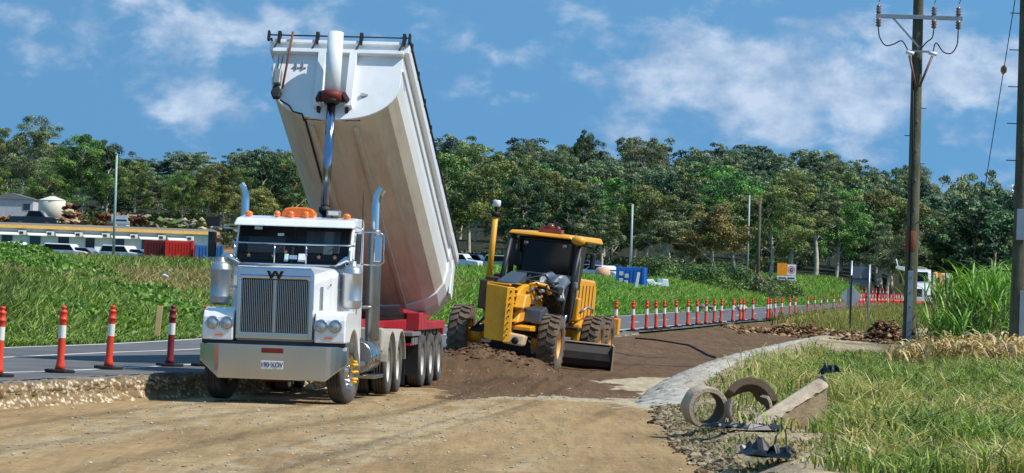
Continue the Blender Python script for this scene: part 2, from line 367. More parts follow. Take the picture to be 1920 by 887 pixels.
mpa = N(t, 'ShaderNodeMapping'); mpa.inputs['Rotation'].default_value = (0, 0, R(14)); mpa.inputs['Scale'].default_value = (3.2, .22, 1); t.links.new(tcn.outputs['Object'], mpa.inputs[0])
na = N(t, 'ShaderNodeTexNoise', Scale=1.6, Detail=9.0, Roughness=.68); t.links.new(mpa.outputs[0], na.inputs['Vector'])
sc = mth('MULTIPLY', sc, mth('ADD', mth('MULTIPLY', na.outputs[0], 1.1, t=t), .45, t=t), t=t)
vm = N(t, 'ShaderNodeVectorMath', _operation='SCALE'); t.links.new(at.outputs[0], vm.inputs[0]); t.links.new(sc, vm.inputs['Scale'])
# scattered pale stones
sp = mth('MULTIPLY', mth('LESS_THAN', v1.outputs['Distance'], .26, t=t), mth('GREATER_THAN', n0.outputs[0], .5, t=t), t=t)
sp = mth('MULTIPLY', sp, mth('GREATER_THAN', v1.outputs['Color'], .62, t=t), t=t)
ms = N(t, 'ShaderNodeMixRGB', Color2=lin(196,188,172)); t.links.new(mth('MULTIPLY', sp, .6, t=t), ms.inputs[0]); t.links.new(vm.outputs[0], ms.inputs[1]); t.links.new(ms.outputs[0], b.inputs['Base Color'])
bp = N(t, 'ShaderNodeBump', Strength=.8, Distance=.06); t.links.new(mth('ADD', mth('ADD', n1.outputs[0], mth('MULTIPLY', na.outputs[0], .8, t=t), t=t), mth('MULTIPLY', sp, .15, t=t), t=t), bp.inputs['Height']); t.links.new(bp.outputs[0], b.inputs['Normal'])
V = np.stack([XX.ravel(), YY.ravel(), ZZ.ravel()], -1)
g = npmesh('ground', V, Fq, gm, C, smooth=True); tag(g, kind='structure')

# road: asphalt sheet, painted lines, broken cut edge
asph = mat('asphalt', lin(98,98,100), .9, bump=.5, bscale=60, var=.18, vscale=.6, spec=.2, dirt=lin(130,120,105), dscale=.8, damt=.35)
def ribbon(A, B, z, name, m, nseg=6):
    """sheet between two world polylines resampled by arc fraction"""
    def res(Ln, n):
        s = [0]
        for i in range(len(Ln)-1): s.append(s[-1]+math.hypot(Ln[i+1][0]-Ln[i][0], Ln[i+1][1]-Ln[i][1]))
        s = np.array(s)/s[-1]; q = np.linspace(0, 1, n); return np.interp(q, s, [p[0] for p in Ln]), np.interp(q, s, [p[1] for p in Ln])
    n = 160; ax_, ay_ = res(A, n); bx_, by_ = res(B, n); V = []
    for k in range(nseg+1):
        f = k/nseg; V.append(np.stack([ax_*(1-f)+bx_*f, ay_*(1-f)+by_*f, np.full(n, z)], -1))
    V = np.concatenate(V); id_ = np.arange(len(V)).reshape(nseg+1, n)
    Fq = np.stack([id_[:-1, :-1], id_[:-1, 1:], id_[1:, 1:], id_[1:, :-1]], -1).reshape(-1, 4)
    o = npmesh(name, V, Fq, m, smooth=True); return o
r_ = ribbon(NEAR, FAR, ZR, 'road', asph); tag(r_, kind='structure')
wpaint = mat('road_paint', lin(222,222,214), .7, var=.15, vscale=2)
def stripe(line, w, z, name, segs=None):
    mb = MB(); line = [Vector(p) for p in line]; acc = 0
    for i in range(len(line)-1):
        a, b2 = line[i], line[i+1]; d = (b2-a); l = d.length; d.normalize(); nn = Vector((-d.y, d.x))*w/2
        k = max(1, int(l/1.0)); 
        for j in range(k):
            s0 = acc+l*j/k; p = a+(b2-a)*j/k; q = a+(b2-a)*(j+1)/k
            if segs and not segs(s0, p): continue
            mb.add([(p.x+nn.x,p.y+nn.y,z),(q.x+nn.x,q.y+nn.y,z),(q.x-nn.x,q.y-nn.y,z),(p.x-nn.x,p.y-nn.y,z)], [(0,1,2,3)])
        acc += l
    return mb.build(name, wpaint)
def lp(pts): return smoothline(gl(pts, ZR+.006), 8)
mk = stripe(lp([(-400,760-22),(-100,703),(0,698.5),(90,696),(168,692.6),(400,681),(640,668),(885,654),(1060,631),(1160,618.5),(1290,608),(1400,599)]), .13, ZR+.005, 'road_marking'); tag(mk, kind='structure')
mk = stripe(lp([(-400,697),(-100,675),(0,670),(196,661),(372,654),(640,639),(885,624),(1040,613)]), .13, ZR+.005, 'road_marking'); tag(mk, kind='structure')
mk = stripe(lp([(1100,609.5),(1174,605),(1240,600),(1346,593.7),(1398,589.5),(1480,582)]), .15, ZR+.005, 'road_marking', segs=lambda s, p: (s % 12) < 3.5); tag(mk, kind='structure')
mk = stripe(lp([(-400,673.5),(-100,657),(0,652),(196,645),(372,635.5),(760,613.2),(1000,602),(1160.6,592.6),(1301.6,583.3),(1435.6,575.6),(1511,572.5)]), .13, ZR+.005, 'road_marking'); tag(mk, kind='structure')

# cut face of the old pavement
def strip_mesh(line, prof, name, m, colf, nz=10, amp=.05, step=.06, smooth=True, taper=0):
    """sweep a cross-section (list of (offset, z)) along a world polyline, with noise"""
    Ln = [line[0]]; out = []
    tot_ = 0; seg = []
    for i in range(len(line)-1):
        l = math.hypot(line[i+1][0]-line[i][0], line[i+1][1]-line[i][1]); k = max(1, int(l/step))
        for j in range(k): f = j/k; out.append((line[i][0]*(1-f)+line[i+1][0]*f, line[i][1]*(1-f)+line[i+1][1]*f))
    out.append(line[-1]); A = np.array(out); T = np.gradient(A, axis=0); T /= np.linalg.norm(T, axis=1)[:, None]+1e-9; Nn = np.stack([T[:, 1], -T[:, 0]], -1)
    offs = np.interp(np.linspace(0, 1, nz), np.linspace(0, 1, len(prof)), [p[0] for p in prof]); zs = np.interp(np.linspace(0, 1, nz), np.linspace(0, 1, len(prof)), [p[1] for p in prof])
    V = []
    for k in range(nz):
        e = amp*(0 if k in (0, ) else 1); s = np.arange(len(A))*step
        nzv = (fbm(s*3.1+k*.0, np.full(len(s), k*1.9), 4)-.5)*2*e; nz2_ = (fbm(s*4.1+50, np.full(len(s), k*2.3), 3)-.5)*e
        V.append(np.concatenate([A+Nn*(offs[k]+nzv)[:, None], (zs[k]+nz2_)[:, None]], 1))
    V = np.concatenate(V)
    if taper: s_ = np.tile(np.arange(len(A))*step, nz); V[:, 2] = V[:, 2]*(.15+.85*sstep(s_, 0, taper))-.03*(1-sstep(s_, 0, taper))
    id_ = np.arange(len(V)).reshape(nz, len(A)); Fq = np.stack([id_[:-1, :-1], id_[:-1, 1:], id_[1:, 1:], id_[1:, :-1]], -1).reshape(-1, 4)
    o = npmesh(name, V, Fq, m, colf(V), smooth=smooth); return o
rockm = vcolmat('broken_edge', bump=.9, bscale=9)
def cutcol(V):
    n = fbm(V[:, 0]*6, V[:, 2]*22+V[:, 1]*5, 3); n2 = fbm(V[:, 0]*14+V[:, 1]*9, V[:, 2]*60, 2); c = L3(146,122,90)[None]*(.5+.8*n[:, None]); c = np.where((n2 > .66)[:, None], L3(215,205,185)[None], c)
    return np.where((V[:, 2] > .345)[:, None], L3(120,116,108)[None], c)
k_ = [p for p in NEAR if p[1] < 120]
ce = strip_mesh(k_, [(-.06, ZR+.004),(.02,ZR-.01),(.05,.25),(.02,.12),(.10,-.02),(.22,-.08)], 'pavement_edge', rockm, cutcol, 26, .05, .03); tag(ce, kind='structure')

# concrete kerb haunch sweeping round on the right
def kcol(V):
    n = fbm(V[:, 0]*3, V[:, 1]*3, 4); n2 = fbm(V[:, 0]*.7+3, V[:, 1]*.5, 3)[:, None]; m_ = sstep(n2, .45, .6)*.5; return (L3(176,170,158)[None]*(1-m_)+L3(150,136,116)[None]*m_)*(.7+.5*n[:, None])
kl = smoothline(gl([(1246,765),(1266,735),(1300,712),(1345,690),(1385,676),(1425,665),(1470,654),(1520,643),(1560,636),(1592,632)]), 8)
kerb = strip_mesh(kl, [(-.65,-.06),(-.45,.05),(-.2,.15),(.05,.21),(.3,.23),(.5,.20),(.8,.10)][::-1], 'concrete_kerb', rockm, kcol, 22, .09, .08, taper=3.5)
tag(kerb, 'rough pale grey concrete kerb strip curving along the edge of the brown soil', 'kerb')

# rock scatter helper
def rocks(name, pts, sizes, cols, flat=.7):
    n = len(pts); base = np.array([(1,0,0),(-1,0,0),(0,1,0),(0,-1,0),(0,0,1),(0,0,-1),(.6,.6,.5),(-.6,.6,.5),(-.6,-.6,.5),(.6,-.6,.5)])
    bf = [(6,0,2),(7,2,1),(8,1,3),(9,3,0),(4,6,7),(4,7,8),(4,8,9),(4,9,6),(6,2,7),(7,1,8),(8,3,9),(9,0,6),(5,2,0),(5,1,2),(5,3,1),(5,0,3)]
    V = np.zeros((n, 10, 3)); 
    for i in range(10):
        V[:, i] = base[i]*(.65+.7*RNG.random((n, 1)))
    a = RNG.random(n)*6.28; s = np.asarray(sizes)[:, None]
    V[:, :, 2] *= flat; V = V*s[:, :, None]*(.7+.6*RNG.random((n, 1, 3)))
    x = V[:, :, 0]*np.cos(a)[:, None]-V[:, :, 1]*np.sin(a)[:, None]; y = V[:, :, 0]*np.sin(a)[:, None]+V[:, :, 1]*np.cos(a)[:, None]
    V = np.stack([x, y, V[:, :, 2]], -1)+np.asarray(pts)[:, None, :]
    Fq = (np.array(bf)[None]+(np.arange(n)*10)[:, None, None]).reshape(-1, 3)
    return npmesh(name, V.reshape(-1, 3), Fq, rockm, np.repeat(cols, 16, axis=0), nper=3)
def along(line, n, spread):
    s = [0]
    for i in range(len(line)-1): s.append(s[-1]+math.hypot(line[i+1][0]-line[i][0], line[i+1][1]-line[i][1]))
    q = RNG.random(n)*s[-1]; x = np.interp(q, s, [p[0] for p in line]); y = np.interp(q, s, [p[1] for p in line])
    return x+RNG.normal(0, spread, n), y+RNG.normal(0, spread*2, n)
# broken edge of rubble in the right foreground
rl = gl([(1440,950),(1375,887),(1330,858),(1300,835),(1275,805),(1252,775),(1262,755)])
x, y = along(rl, 5200, .12); z = height(x, y); k = RNG.random(5200)
cols = np.where((k < .45)[:, None], L3(156,142,116)[None], np.where((k < .8)[:, None], L3(112,94,70)[None], L3(70,60,50)[None]))
tag(rocks('rubble', np.stack([x, y, z+.01], -1), .012+.06*RNG.random(5200)**2.5, cols), 'broken stones and gravel lining the edge of the dirt road', 'rubble', kind='stuff')
# loose stones on the dirt
x = RNG.uniform(-8, 8, 9000); y = RNG.uniform(36, 66, 9000); keep = (y < near_d(x/y)-.5)&(np.abs(x) < y*.16); cl = fbm((x*.96-(y-40)*.10)*.9+3, y*.03, 4) > .50; keep &= (cl | (RNG.random(9000) < .12))&(RNG.random(9000) < .55); x = x[keep]; y = y[keep]; n = len(x)
tag(rocks('gravel', np.stack([x, y, height(x, y)+.003], -1), .008+.022*RNG.random(n)**3, L3(178,168,150)[None]*(.6+.6*RNG.random((n, 1)))), 'pale loose stones scattered over the dirt', 'gravel', kind='stuff')
x = RNG.uniform(2, 9, 9000); y = RNG.uniform(40, 75, 9000); keep = inpoly(x, y, VERGE); x = x[keep]; y = y[keep]; n = len(x)
tag(rocks('verge_stones', np.stack([x, y, height(x, y)], -1), .008+.035*RNG.random(n)**3, L3(164,146,116)[None]*(.5+.7*RNG.random((n, 1)))), 'small stones and crumbs of soil on the bare verge', 'stones', kind='stuff')
# soil clods on the windrow and brown fill
x, y = along(MOUND, 3000, .9); keep = ((y < near_d(x/y)-.5)&((y > 71)|(x > .2))); x = x[keep]; y = y[keep]; n = len(x)
tag(rocks('soil_clods', np.stack([x, y, height(x, y)], -1), .012+.06*RNG.random(n)**4, L3(104,76,52)[None]*(.6+.7*RNG.random((n, 1)))), 'dark brown clods of soil on the windrow before the grader', 'soil', kind='stuff')
def pile(px, py, d, w_, dep, h, n, size, palette, name, label, cat):
    c = P(px, py, d); x = RNG.normal(0, w_*.38, n); y = RNG.normal(0, dep*.38, n); rr = (x/(w_*.5))**2+(y/(dep*.5))**2
    top = h*np.clip(1-rr*.8, .05, 1)*(.75+.5*RNG.random(n)); z = RNG.random(n)**.5*top
    px_ = c.x+x; py_ = d+y; k = RNG.integers(0, len(palette), n)
    cols = np.array([L3(*p) for p in palette])[k]*(.7+.6*RNG.random((n, 1)))
    tag(rocks(name, np.stack([px_, py_, height(px_, py_)+z], -1), size*(.35+RNG.random(n)**2), cols), label, cat, kind='stuff')
br_ = [(142,112,76),(106,76,50),(168,142,106),(78,56,40),(120,88,58)]
pile(1500, 612, 150, 4.2, 8, .45, 900, .13, br_, 'rubble_heap', 'long heap of broken brown rock between the soil and the dry grass', 'rubble')
pile(1440, 605, 152, 2.6, 5, .22, 320, .11, br_, 'rubble_heap', 'low spill of brown rock beside the last tall bollards', 'rubble')
pile(1560, 625, 140, 3.0, 5, .25, 380, .12, br_, 'rubble_heap', 'flat spread of brown stones before the grey sign backs', 'rubble')
pile(1662, 612, 128, 1.5, 2.6, .80, 700, .12, [(132,98,66),(96,66,46),(70,50,38),(160,132,98)], 'spoil_heap', 'pointed dark brown spoil heap just left of the near power pole', 'spoil heap')
# ---------------------------------------------------------------- vehicles: shared materials
white = mat('white_paint', lin(232,234,236), .28, var=.03, coat=.6, dirt=lin(186,170,146), dscale=2.0, damt=.38)
bodyw = mat('tipper_white', lin(226,228,228), .35, var=.04, coat=.3, dirt=lin(188,178,158), dscale=.9, damt=.2)
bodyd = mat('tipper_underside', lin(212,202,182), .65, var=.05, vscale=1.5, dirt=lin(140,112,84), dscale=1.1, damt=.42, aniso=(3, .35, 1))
chrome = mat('chrome', lin(205,208,212), .12, 1.0, var=.02)
polished = mat('polished_alloy', lin(196,196,194), .22, 1.0, var=.05, dirt=lin(120,112,100), dscale=3, damt=.25)
black = mat('black_plastic', lin(28,28,30), .5, var=.2)
glass = mat('dark_glass', lin(10,12,15), .08, spec=.28, var=.3, vscale=1.2, coat=0)
rubber = mat('tyre_rubber', lin(62,60,58), .85, var=.15, dirt=lin(134,124,110), dscale=2.5, damt=.55, bump=.2)
dustyrub = mat('dusty_tyre', lin(96,82,68), .95, var=.2, dirt=lin(128,108,86), dscale=3.0, damt=.65, bump=.4)
redp = mat('red_paint', lin(168,24,34), .45, var=.12, dirt=lin(90,50,42), dscale=2, damt=.5)
darkred = mat('dark_red_steel', lin(120,30,26), .55, var=.2, dirt=lin(50,40,36), dscale=5, damt=.6)
steel = mat('grey_steel', lin(150,150,148), .45, .6, var=.12, dirt=lin(100,88,74), dscale=3, damt=.5)
darks = mat('dark_steel', lin(46,44,44), .6, .3, var=.2, dirt=lin(95,80,64), dscale=3, damt=.4)
amber = mat('amber_lens', lin(250,120,10), .15, var=.1, coat=.8)
rimw = mat('white_rim', lin(205,202,194), .5, var=.06, dirt=lin(140,125,105), dscale=5, damt=.5)
ycat = mat('yellow_paint', lin(236,164,18), .42, var=.05, coat=.25, dirt=lin(150,112,56), dscale=1.6, damt=.5)
yrim = mat('yellow_rim', lin(226,172,86), .55, var=.08, dirt=lin(150,120,80), dscale=4, damt=.5)
guardm = mat('dusty_mudguard', lin(176,170,158), .7, var=.08, dirt=lin(130,116,96), dscale=2, damt=.6)
txtp = mat('plate_purple', lin(66,40,96), .5, var=0)
blk = mat('flat_black', lin(14,14,16), .7, var=.1)
whitep = mat('white_plastic', lin(226,226,222), .5, var=.03)

def text(name, body, size, m, parent, loc, rot=(R(90), 0, 0), ext=.002, bold=0.0, sx=1.0):
    c = bpy.data.curves.new(name+'_c', 'FONT'); c.body = body; c.size = size; c.align_x = 'CENTER'; c.align_y = 'CENTER'; c.extrude = ext; c.offset = bold; c.materials.append(m)
    tmp = bpy.data.objects.new('tmp_text', c); S.collection.objects.link(tmp); dg = bpy.context.evaluated_depsgraph_get(); me = bpy.data.meshes.new_from_object(tmp.evaluated_get(dg)); bpy.data.objects.remove(tmp); me.materials.clear(); me.materials.append(m)
    o = bpy.data.objects.new(name, me); link(o, parent); o.location = loc; o.rotation_euler = rot; o.scale = (sx, 1, 1); return o
def tyre_prof(r, w, rim): h = w/2; return [(rim, -h*.78),(rim+.02,-h*.95),(r*.86,-h),(r*.965,-h*.92),(r*.99,-h*.8),(r,-h*.62),(r,-h*.40),(r-.018,-h*.38),(r-.018,-h*.33),(r,-h*.31),(r,-h*.04),(r-.018,-h*.03),(r-.018,h*.03),(r,h*.04),(r,h*.31),(r-.018,h*.33),(r-.018,h*.38),(r,h*.40),(r,h*.62),(r*.99,h*.8),(r*.965,h*.92),(r*.86,h),(rim+.02,h*.95),(rim,h*.78)]
def truck_wheel(parent, x, y, side, r=.52, w=.28, dual=True, rimm=None, steer=0.0, front=False, z=None):
    """wheel part with one or two tyres; side=+1 faces +x"""
    M = Matrix.Translation((x, y, r if z is None else z)) @ Matrix.Rotation(steer, 4, 'Z')
    s = side; rr = .30; mb = MB(); o = .13
    if front: prof = [(0,.10),(.07,.10),(.09,.04),(.17,.035),(.19,.0),(.26,-.01),(.285,.06),(.305,.11),(.31,.12),(.31,-.12)]
    else: prof = [(0,.02),(.10,.02),(.11,-.03),(.15,-.05),(.25,-.06),(.285,.06),(.305,.11),(.31,.12),(.31,-.12)]
    mb.lathe([(a, b2*s) for a, b2 in prof], axis='x', n=36)
    for k in range(10):
        a = 2*math.pi*k/10; q = .215 if not front else .15; xx = (-.05 if not front else .035)*s
        mb.cyl((xx, q*math.cos(a), q*math.sin(a)), (xx+.035*s, q*math.cos(a), q*math.sin(a)), .02, n=8)
    wo_ = mb.build('wheel', rimm or rimw, parent, M=M)
    MB().lathe(tyre_prof(r, w, .30), axis='x', n=56).build('tyre', rubber, wo_)
    if dual: MB().lathe(tyre_prof(r, w, .30), c=(-.33*s, 0, 0), axis='x', n=40).build('tyre', rubber, wo_)
    return wo_

# ---------------------------------------------------------------- prime mover (truck)
TB = R(5.5)
truck = empty('prime_mover', (-3.80, 57.7, 0), -TB)
tag(truck, 'white conventional truck cab with tall chrome grille and deep steel bumper', 'truck')
def arc(cx, cz, r, a0, a1, n): return [(cx+r*math.cos(R(a0+(a1-a0)*i/n)), cz+r*math.sin(R(a0+(a1-a0)*i/n))) for i in range(n+1)]
# chassis rails & axles
mb = MB()
for s in (-1, 1): mb.box(s*.42-.05, s*.42+.05, -.85, 7.0, .62, .90)
for y in (-.6, 1.5, 3.2, 5.2, 6.6): mb.box(-.36, .36, y-.06, y+.06, .66, .86)
mb.build('chassis', darks, truck, .01)
mb = MB().cyl((-.95, 0, .5), (.95, 0, .5), .07); mb.box(-.35, .35, -.5, .5, .35, .62); mb.build('front_axle', darks, truck)
mb = MB().prism([(-.75,.95),(-.55,.42),(-.2,.34),(.2,.34),(.55,.42),(.75,.95)], -.55, .9, 'xz'); mb.build('sump_guard', darkred, truck, .02)
for y in (4.68, 6.02):
    MB().cyl((-.85, y, .52), (.85, y, .52), .09).ball((0, y, .52), .24).build('drive_axle', darks, truck)
truck_wheel(truck, 1.03, 0, 1, r=.53, dual=False, rimm=polished, steer=R(-10), front=True)
truck_wheel(truck, -1.03, 0, -1, r=.53, dual=False, rimm=polished, steer=R(-10), front=True)
for y in (4.68, 6.02):
    for s in (-1, 1): truck_wheel(truck, s*1.06, y, s)
yn = mat('yellow_nut_indicator', lin(240,180,10), .4)
mb = MB()
for k in range(8):
    a = 2*math.pi*k/8; c_, s_ = math.cos(a), math.sin(a); mb.cyl((1.19, .0+.17*c_-.01, .53+.17*s_), (1.27, .17*c_-.01, .53+.17*s_), .030, .018, n=8)
mb.build('wheel_nut_cover', yn, truck)
# bumper: wide, lower corners cut, ends swept back
mb = MB(); Z1, Z0 = .965, .39; prof = [(-1.02,Z0),(-1.24,.66),(-1.24,Z1),(1.24,Z1),(1.24,.66),(1.02,Z0)]
def yb(x): return -1.12+ (max(0, abs(x)-.85)**1.5)*.55
xs = [-1.24,-1.15,-1.05,-.98,-.9,-.4,0,.4,.9,.98,1.05,1.15,1.24]; vs = []; fs = []
for x in xs:
    zb = Z0+max(0, abs(x)-.9)*.85
    for (dy, z) in ((0,zb),(.0,(zb+Z1)/2),(0,Z1),(.10,Z1),(.10,zb)): vs.append((x, yb(x)+dy, z))
for i in range(len(xs)-1):
    for k in range(5): k2 = (k+1) % 5; fs.append((i*5+k, (i+1)*5+k, (i+1)*5+k2, i*5+k2))
mb.add(vs, fs); mb.add(vs[:5], [(0,1,2,3,4)]); mb.add(vs[-5:], [(0,1,2,3,4)])
bump_ = mb.build('bumper', chrome, truck, .012)
MB().box(-.185,.185,-1.135,-1.115,.83,.915).build('tow_slot', darkred, bump_, .01)
pl = MB().box(-.186,.186,-1.136,-1.122,.565,.70).build('number_plate', whitep, bump_, .003)
text('plate_lettering', '190·XOV', .118, txtp, truck, (0,-1.139,.632), bold=.0008, sx=.82)
MB().box(-1.2,1.2,-1.05,-.95,.965,1.02).build('bumper_gap', blk, truck)
MB().box(1.16,1.22,-1.03,-.99,.90,.955).build('marker_lamp', whitep, truck, .005)
# fenders
for s in (-1, 1):
    poly = [(-1.06,1.02)] + [(-1.06,1.20),(-1.04,1.40),(-.98,1.50),(-.85,1.545),(-.5,1.56),(0,1.55)] + [(.35,1.45),(.6,1.25),(.78,.95),(.84,.55),(.80,.42),(.74,.42),(.72,.6)] + arc(0, .53, .70, 20, 135, 9) + [(-.60,1.02)]
    mb = MB().prism(poly, s*.68, s*1.2, 'yz'); f_ = mb.build('fender', white, truck, .035, seg=3)
    # inner splash panel behind the arch
    MB().box(min(s*.66, s*.70), max(s*.66, s*.70), -.9, .8, .75, 1.5).build('splash_panel', blk, truck)
    for hx in (.79, 1.03):
        hb = MB().lathe([(.112,.03),(.118,-.012),(.10,-.03),(.095,-.01)], c=(0,0,0), axis='y', n=28).build('headlight', chrome, f_, M=Matrix.Translation((s*hx+.0, -1.063, 1.30)))
        MB().lathe([(0,-.035),(.05,-.033),(.095,-.012)], axis='y', n=24).build('lens', mat('headlight_lens', lin(176,184,190), .1, .5, var=.35, vscale=22, coat=1), truck, M=Matrix.Translation((s*hx, -1.063, 1.30)))
    MB().box(s*.92-.065, s*.92+.065, -1.078, -1.055, 1.09, 1.12).build('indicator', amber, truck, .004)
# hood
def loft(sections, name, m, parent, bevel=0, smooth=False):
    n = len(sections[0]); vs = [p for s in sections for p in s]; fs = []
    for i in range(len(sections)-1):
        for k in range(n): k2 = (k+1) % n; fs.append((i*n+k, i*n+k2, (i+1)*n+k2, (i+1)*n+k))
    mb = MB().add(vs, fs, smooth); mb.add(sections[0], [tuple(range(n))]); mb.add(sections[-1], [tuple(range(n-1, -1, -1))]); return mb.build(name, m, parent, bevel)
def sec(y, hw, zt, zb, ch=.12): return [(-hw,y,zb),(hw,y,zb),(hw,y,zt-ch),(hw-ch*.9,y,zt-.03),(hw*.4,y,zt),(-hw*.4,y,zt),(-hw+ch*.9,y,zt-.03),(-hw,y,zt-ch)]
hood = loft([sec(-.98,.645,2.13,1.02),sec(-.5,.68,2.18,1.0),sec(.4,.74,2.25,1.0),sec(1.02,.82,2.29,1.0)], 'hood', white, truck, .03)
MB().box(.685,.70,-.55,-.32,1.5,1.95).build('hood_vent', chrome, hood, .01)
text('hood_badge', 'WESTERN STAR', .05, steel, truck, (.752,.15,1.98), rot=(R(90),0,R(90)+.08), bold=.001)
# radiator shell and grille
mb = MB()
mb.box(-.645,-.565,-1.06,-.97,1.06,2.04); mb.box(.565,.645,-1.06,-.97,1.06,2.04); mb.box(-.64,.64,-1.055,-.97,1.06,1.17)
shell = mb.build('radiator_shell', chrome, truck, .018)
top = MB().prism([(-.645,2.03),(-.645,2.11),(-.62,2.20),(-.585,2.235),(.585,2.235),(.62,2.20),(.645,2.11),(.645,2.03),(.57,2.03),(.53,2.06),(-.53,2.06),(-.57,2.03)], -1.075, -.96, 'xz')
top.build('shell_top', chrome, truck, .02)
dfl = MB().hexa([(-.60,-1.085,2.10),(.60,-1.085,2.10),(.60,-1.03,2.12),(-.60,-1.03,2.12),(-.585,-1.02,2.25),(.585,-1.02,2.25),(.585,-.96,2.25),(-.585,-.96,2.25)]).build('bug_deflector', mat('steel_sky_reflection', lin(120,140,190), .15, .9), truck, .01)  # sky reflection on the polished steel put into its blue base colour
MB().box(-.57,.57,-.99,-.96,1.15,2.05).build('radiator_core', blk, truck)
mb = MB()
for k in range(37):
    x = -.555+1.11*k/36
    if abs(x) > .02: mb.box(x-.0052, x+.0052, -1.045, -1.005, 1.17, 2.04)
mb.box(-.02,.02,-1.055,-1.0,1.17,2.04)
mb.build('grille_bars', polished, truck)
# W badge
mb = MB(); W_ = [(-.14,.06),(-.08,-.07),(-.045,-.07),(0,.03),(.045,-.07),(.08,-.07),(.14,.06),(.095,.06),(.062,-.015),(.02,.06),(-.02,.06),(-.062,-.015),(-.095,.06)]
mb.prism([(a, b2+2.135) for a, b2 in W_], -1.125, -1.088, 'xz'); mb.build('badge', mat('dark_badge', lin(40,22,26), .3, .4), truck, .004)
MB().prism([(-.165,2.215),(.165,2.215),(.15,2.19),(-.15,2.19)], -1.12, -1.08, 'xz').build('badge_rim', chrome, truck, .004)
# cab
cabs = [(1.0,1.05),(1.0,2.26),(1.04,2.28),(1.38,2.99),(1.46,3.07),(1.75,3.14),(2.5,3.14),(2.58,3.05),(2.6,1.05)]
cab = MB().prism(cabs, -1.02, 1.02, 'yz').build('cab', white, truck, .06, seg=4)
MB().hexa([(-1.06,1.10,2.96),(1.06,1.10,2.96),(1.06,1.5,3.0),(-1.06,1.5,3.0),(-1.02,1.20,3.09),(1.02,1.20,3.09),(1.0,1.7,3.15),(-1.0,1.7,3.15)]).build('sun_visor', white, cab, .03)
def slope(y, z0=2.36, y0=1.05): return z0
def ws(x0, x1, z0, z1, off, name, m, par):  # quad slab lying on the windscreen plane
    def yy(z): return 1.05+(z-2.36)*(.33/.63)-off
    return MB().hexa([(x0,yy(z0),z0),(x1,yy(z0),z0),(x1,yy(z0)+.02,z0),(x0,yy(z0)+.02,z0),(x0,yy(z1),z1),(x1,yy(z1),z1),(x1,yy(z1)+.02,z1),(x0,yy(z1)+.02,z1)]).build(name, m, par, .006)
ws(-.98,.98,2.30,2.985,.012,'windscreen_gasket',blk,cab)
wsL = ws(-.955,-.022,2.33,2.965,.022,'windscreen',glass,cab); wsR = ws(.022,.955,2.33,2.965,.022,'windscreen',glass,cab)
stk = mat('sticker_pale', lin(190,214,208), .5)
ws(-.72,-.58,2.90,2.955,.028,'sticker',stk,truck); ws(-.30,-.19,2.80,2.845,.028,'sticker',stk,truck)
ws(-.14,-.07,2.36,2.49,.028,'paper',stk,truck); ws(.10,.25,2.36,2.50,.028,'paper',whitep,truck); ws(-.06,.08,2.40,2.47,.028,'paper',mat('paper_blue', lin(120,150,175), .5),truck)
# reflections of the interior painted on the glass as flat paler slabs
refl = mat('reflection_grey', lin(66,78,84), .25, spec=.4); ws(.20,.80,2.52,2.90,.024,'seat_reflection',mat('reflection_dark', lin(30,38,42), .3),truck); ws(.52,.68,2.5,2.90,.026,'post_reflection',refl,truck)
ws(-.80,-.15,2.50,2.78,.024,'seat_reflection',mat('reflection_dark2', lin(26,28,31), .3),truck)
stm = mat('star_tan', lin(150,120,90), .5)
for sx in (-.76,-.33,-.12,.46,.72+.02):
    mb = MB(); cz = 2.45 if sx != -.12 else 2.52
    pts = []
    for k in range(10): a = math.pi/2+math.pi*k/5; q = .045 if k % 2 == 0 else .018; pts.append((sx+q*math.cos(a), cz+q*math.sin(a)))
    yv = 1.05+(cz-2.36)*.524-.03; mb.prism(pts, yv-.012, yv-.002, 'xz'); mb.build('star_sticker', stm, truck)
# side windows
for s in (-1, 1):
    a, b2 = sorted((s*1.012, s*1.03))
    d_ = MB().prism([(1.32,1.15),(1.32,2.42),(1.52,2.95),(2.32,2.95),(2.32,1.15)], s*1.015, s*1.03, 'yz').build('door', white, cab, .008)
    MB().prism([(1.40,2.36),(1.58,2.88),(2.25,2.88),(2.25,2.36)], s*1.025, s*1.042, 'yz').build('side_window', glass, truck, .004)
    MB().bar((s*1.045,1.78,2.0),(s*1.045,1.98,2.0),.03).build('door_handle', chrome, truck)
    MB().box(*sorted((s*.75, s*1.16)), 1.3, 2.3, .58, .66).build('cab_step', polished, truck, .01)
    MB().box(*sorted((s*.72, s*1.1)), 1.3, 2.3, .98, 1.06).build('cab_step', polished, truck, .01)
# stone guard rails over the windscreen
mb = MB(); yv = .98
for z in (2.66, 2.31): mb.tube([(-1.06,1.12,z),(-1.0,yv,z),(1.0,yv,z),(1.06,1.12,z)], .016, 8)
for x in (-.30, .25, -1.0, 1.0): mb.tube([(x,yv,2.31),(x,yv,2.66)], .013, 8)
mb.build('windscreen_guard', chrome, truck)
mb = MB()
for s in (-.45, .45): mb.tube([(s,1.10,2.42),(s+.25,1.14,2.62)], .008, 6)
mb.build('wiper', blk, truck)
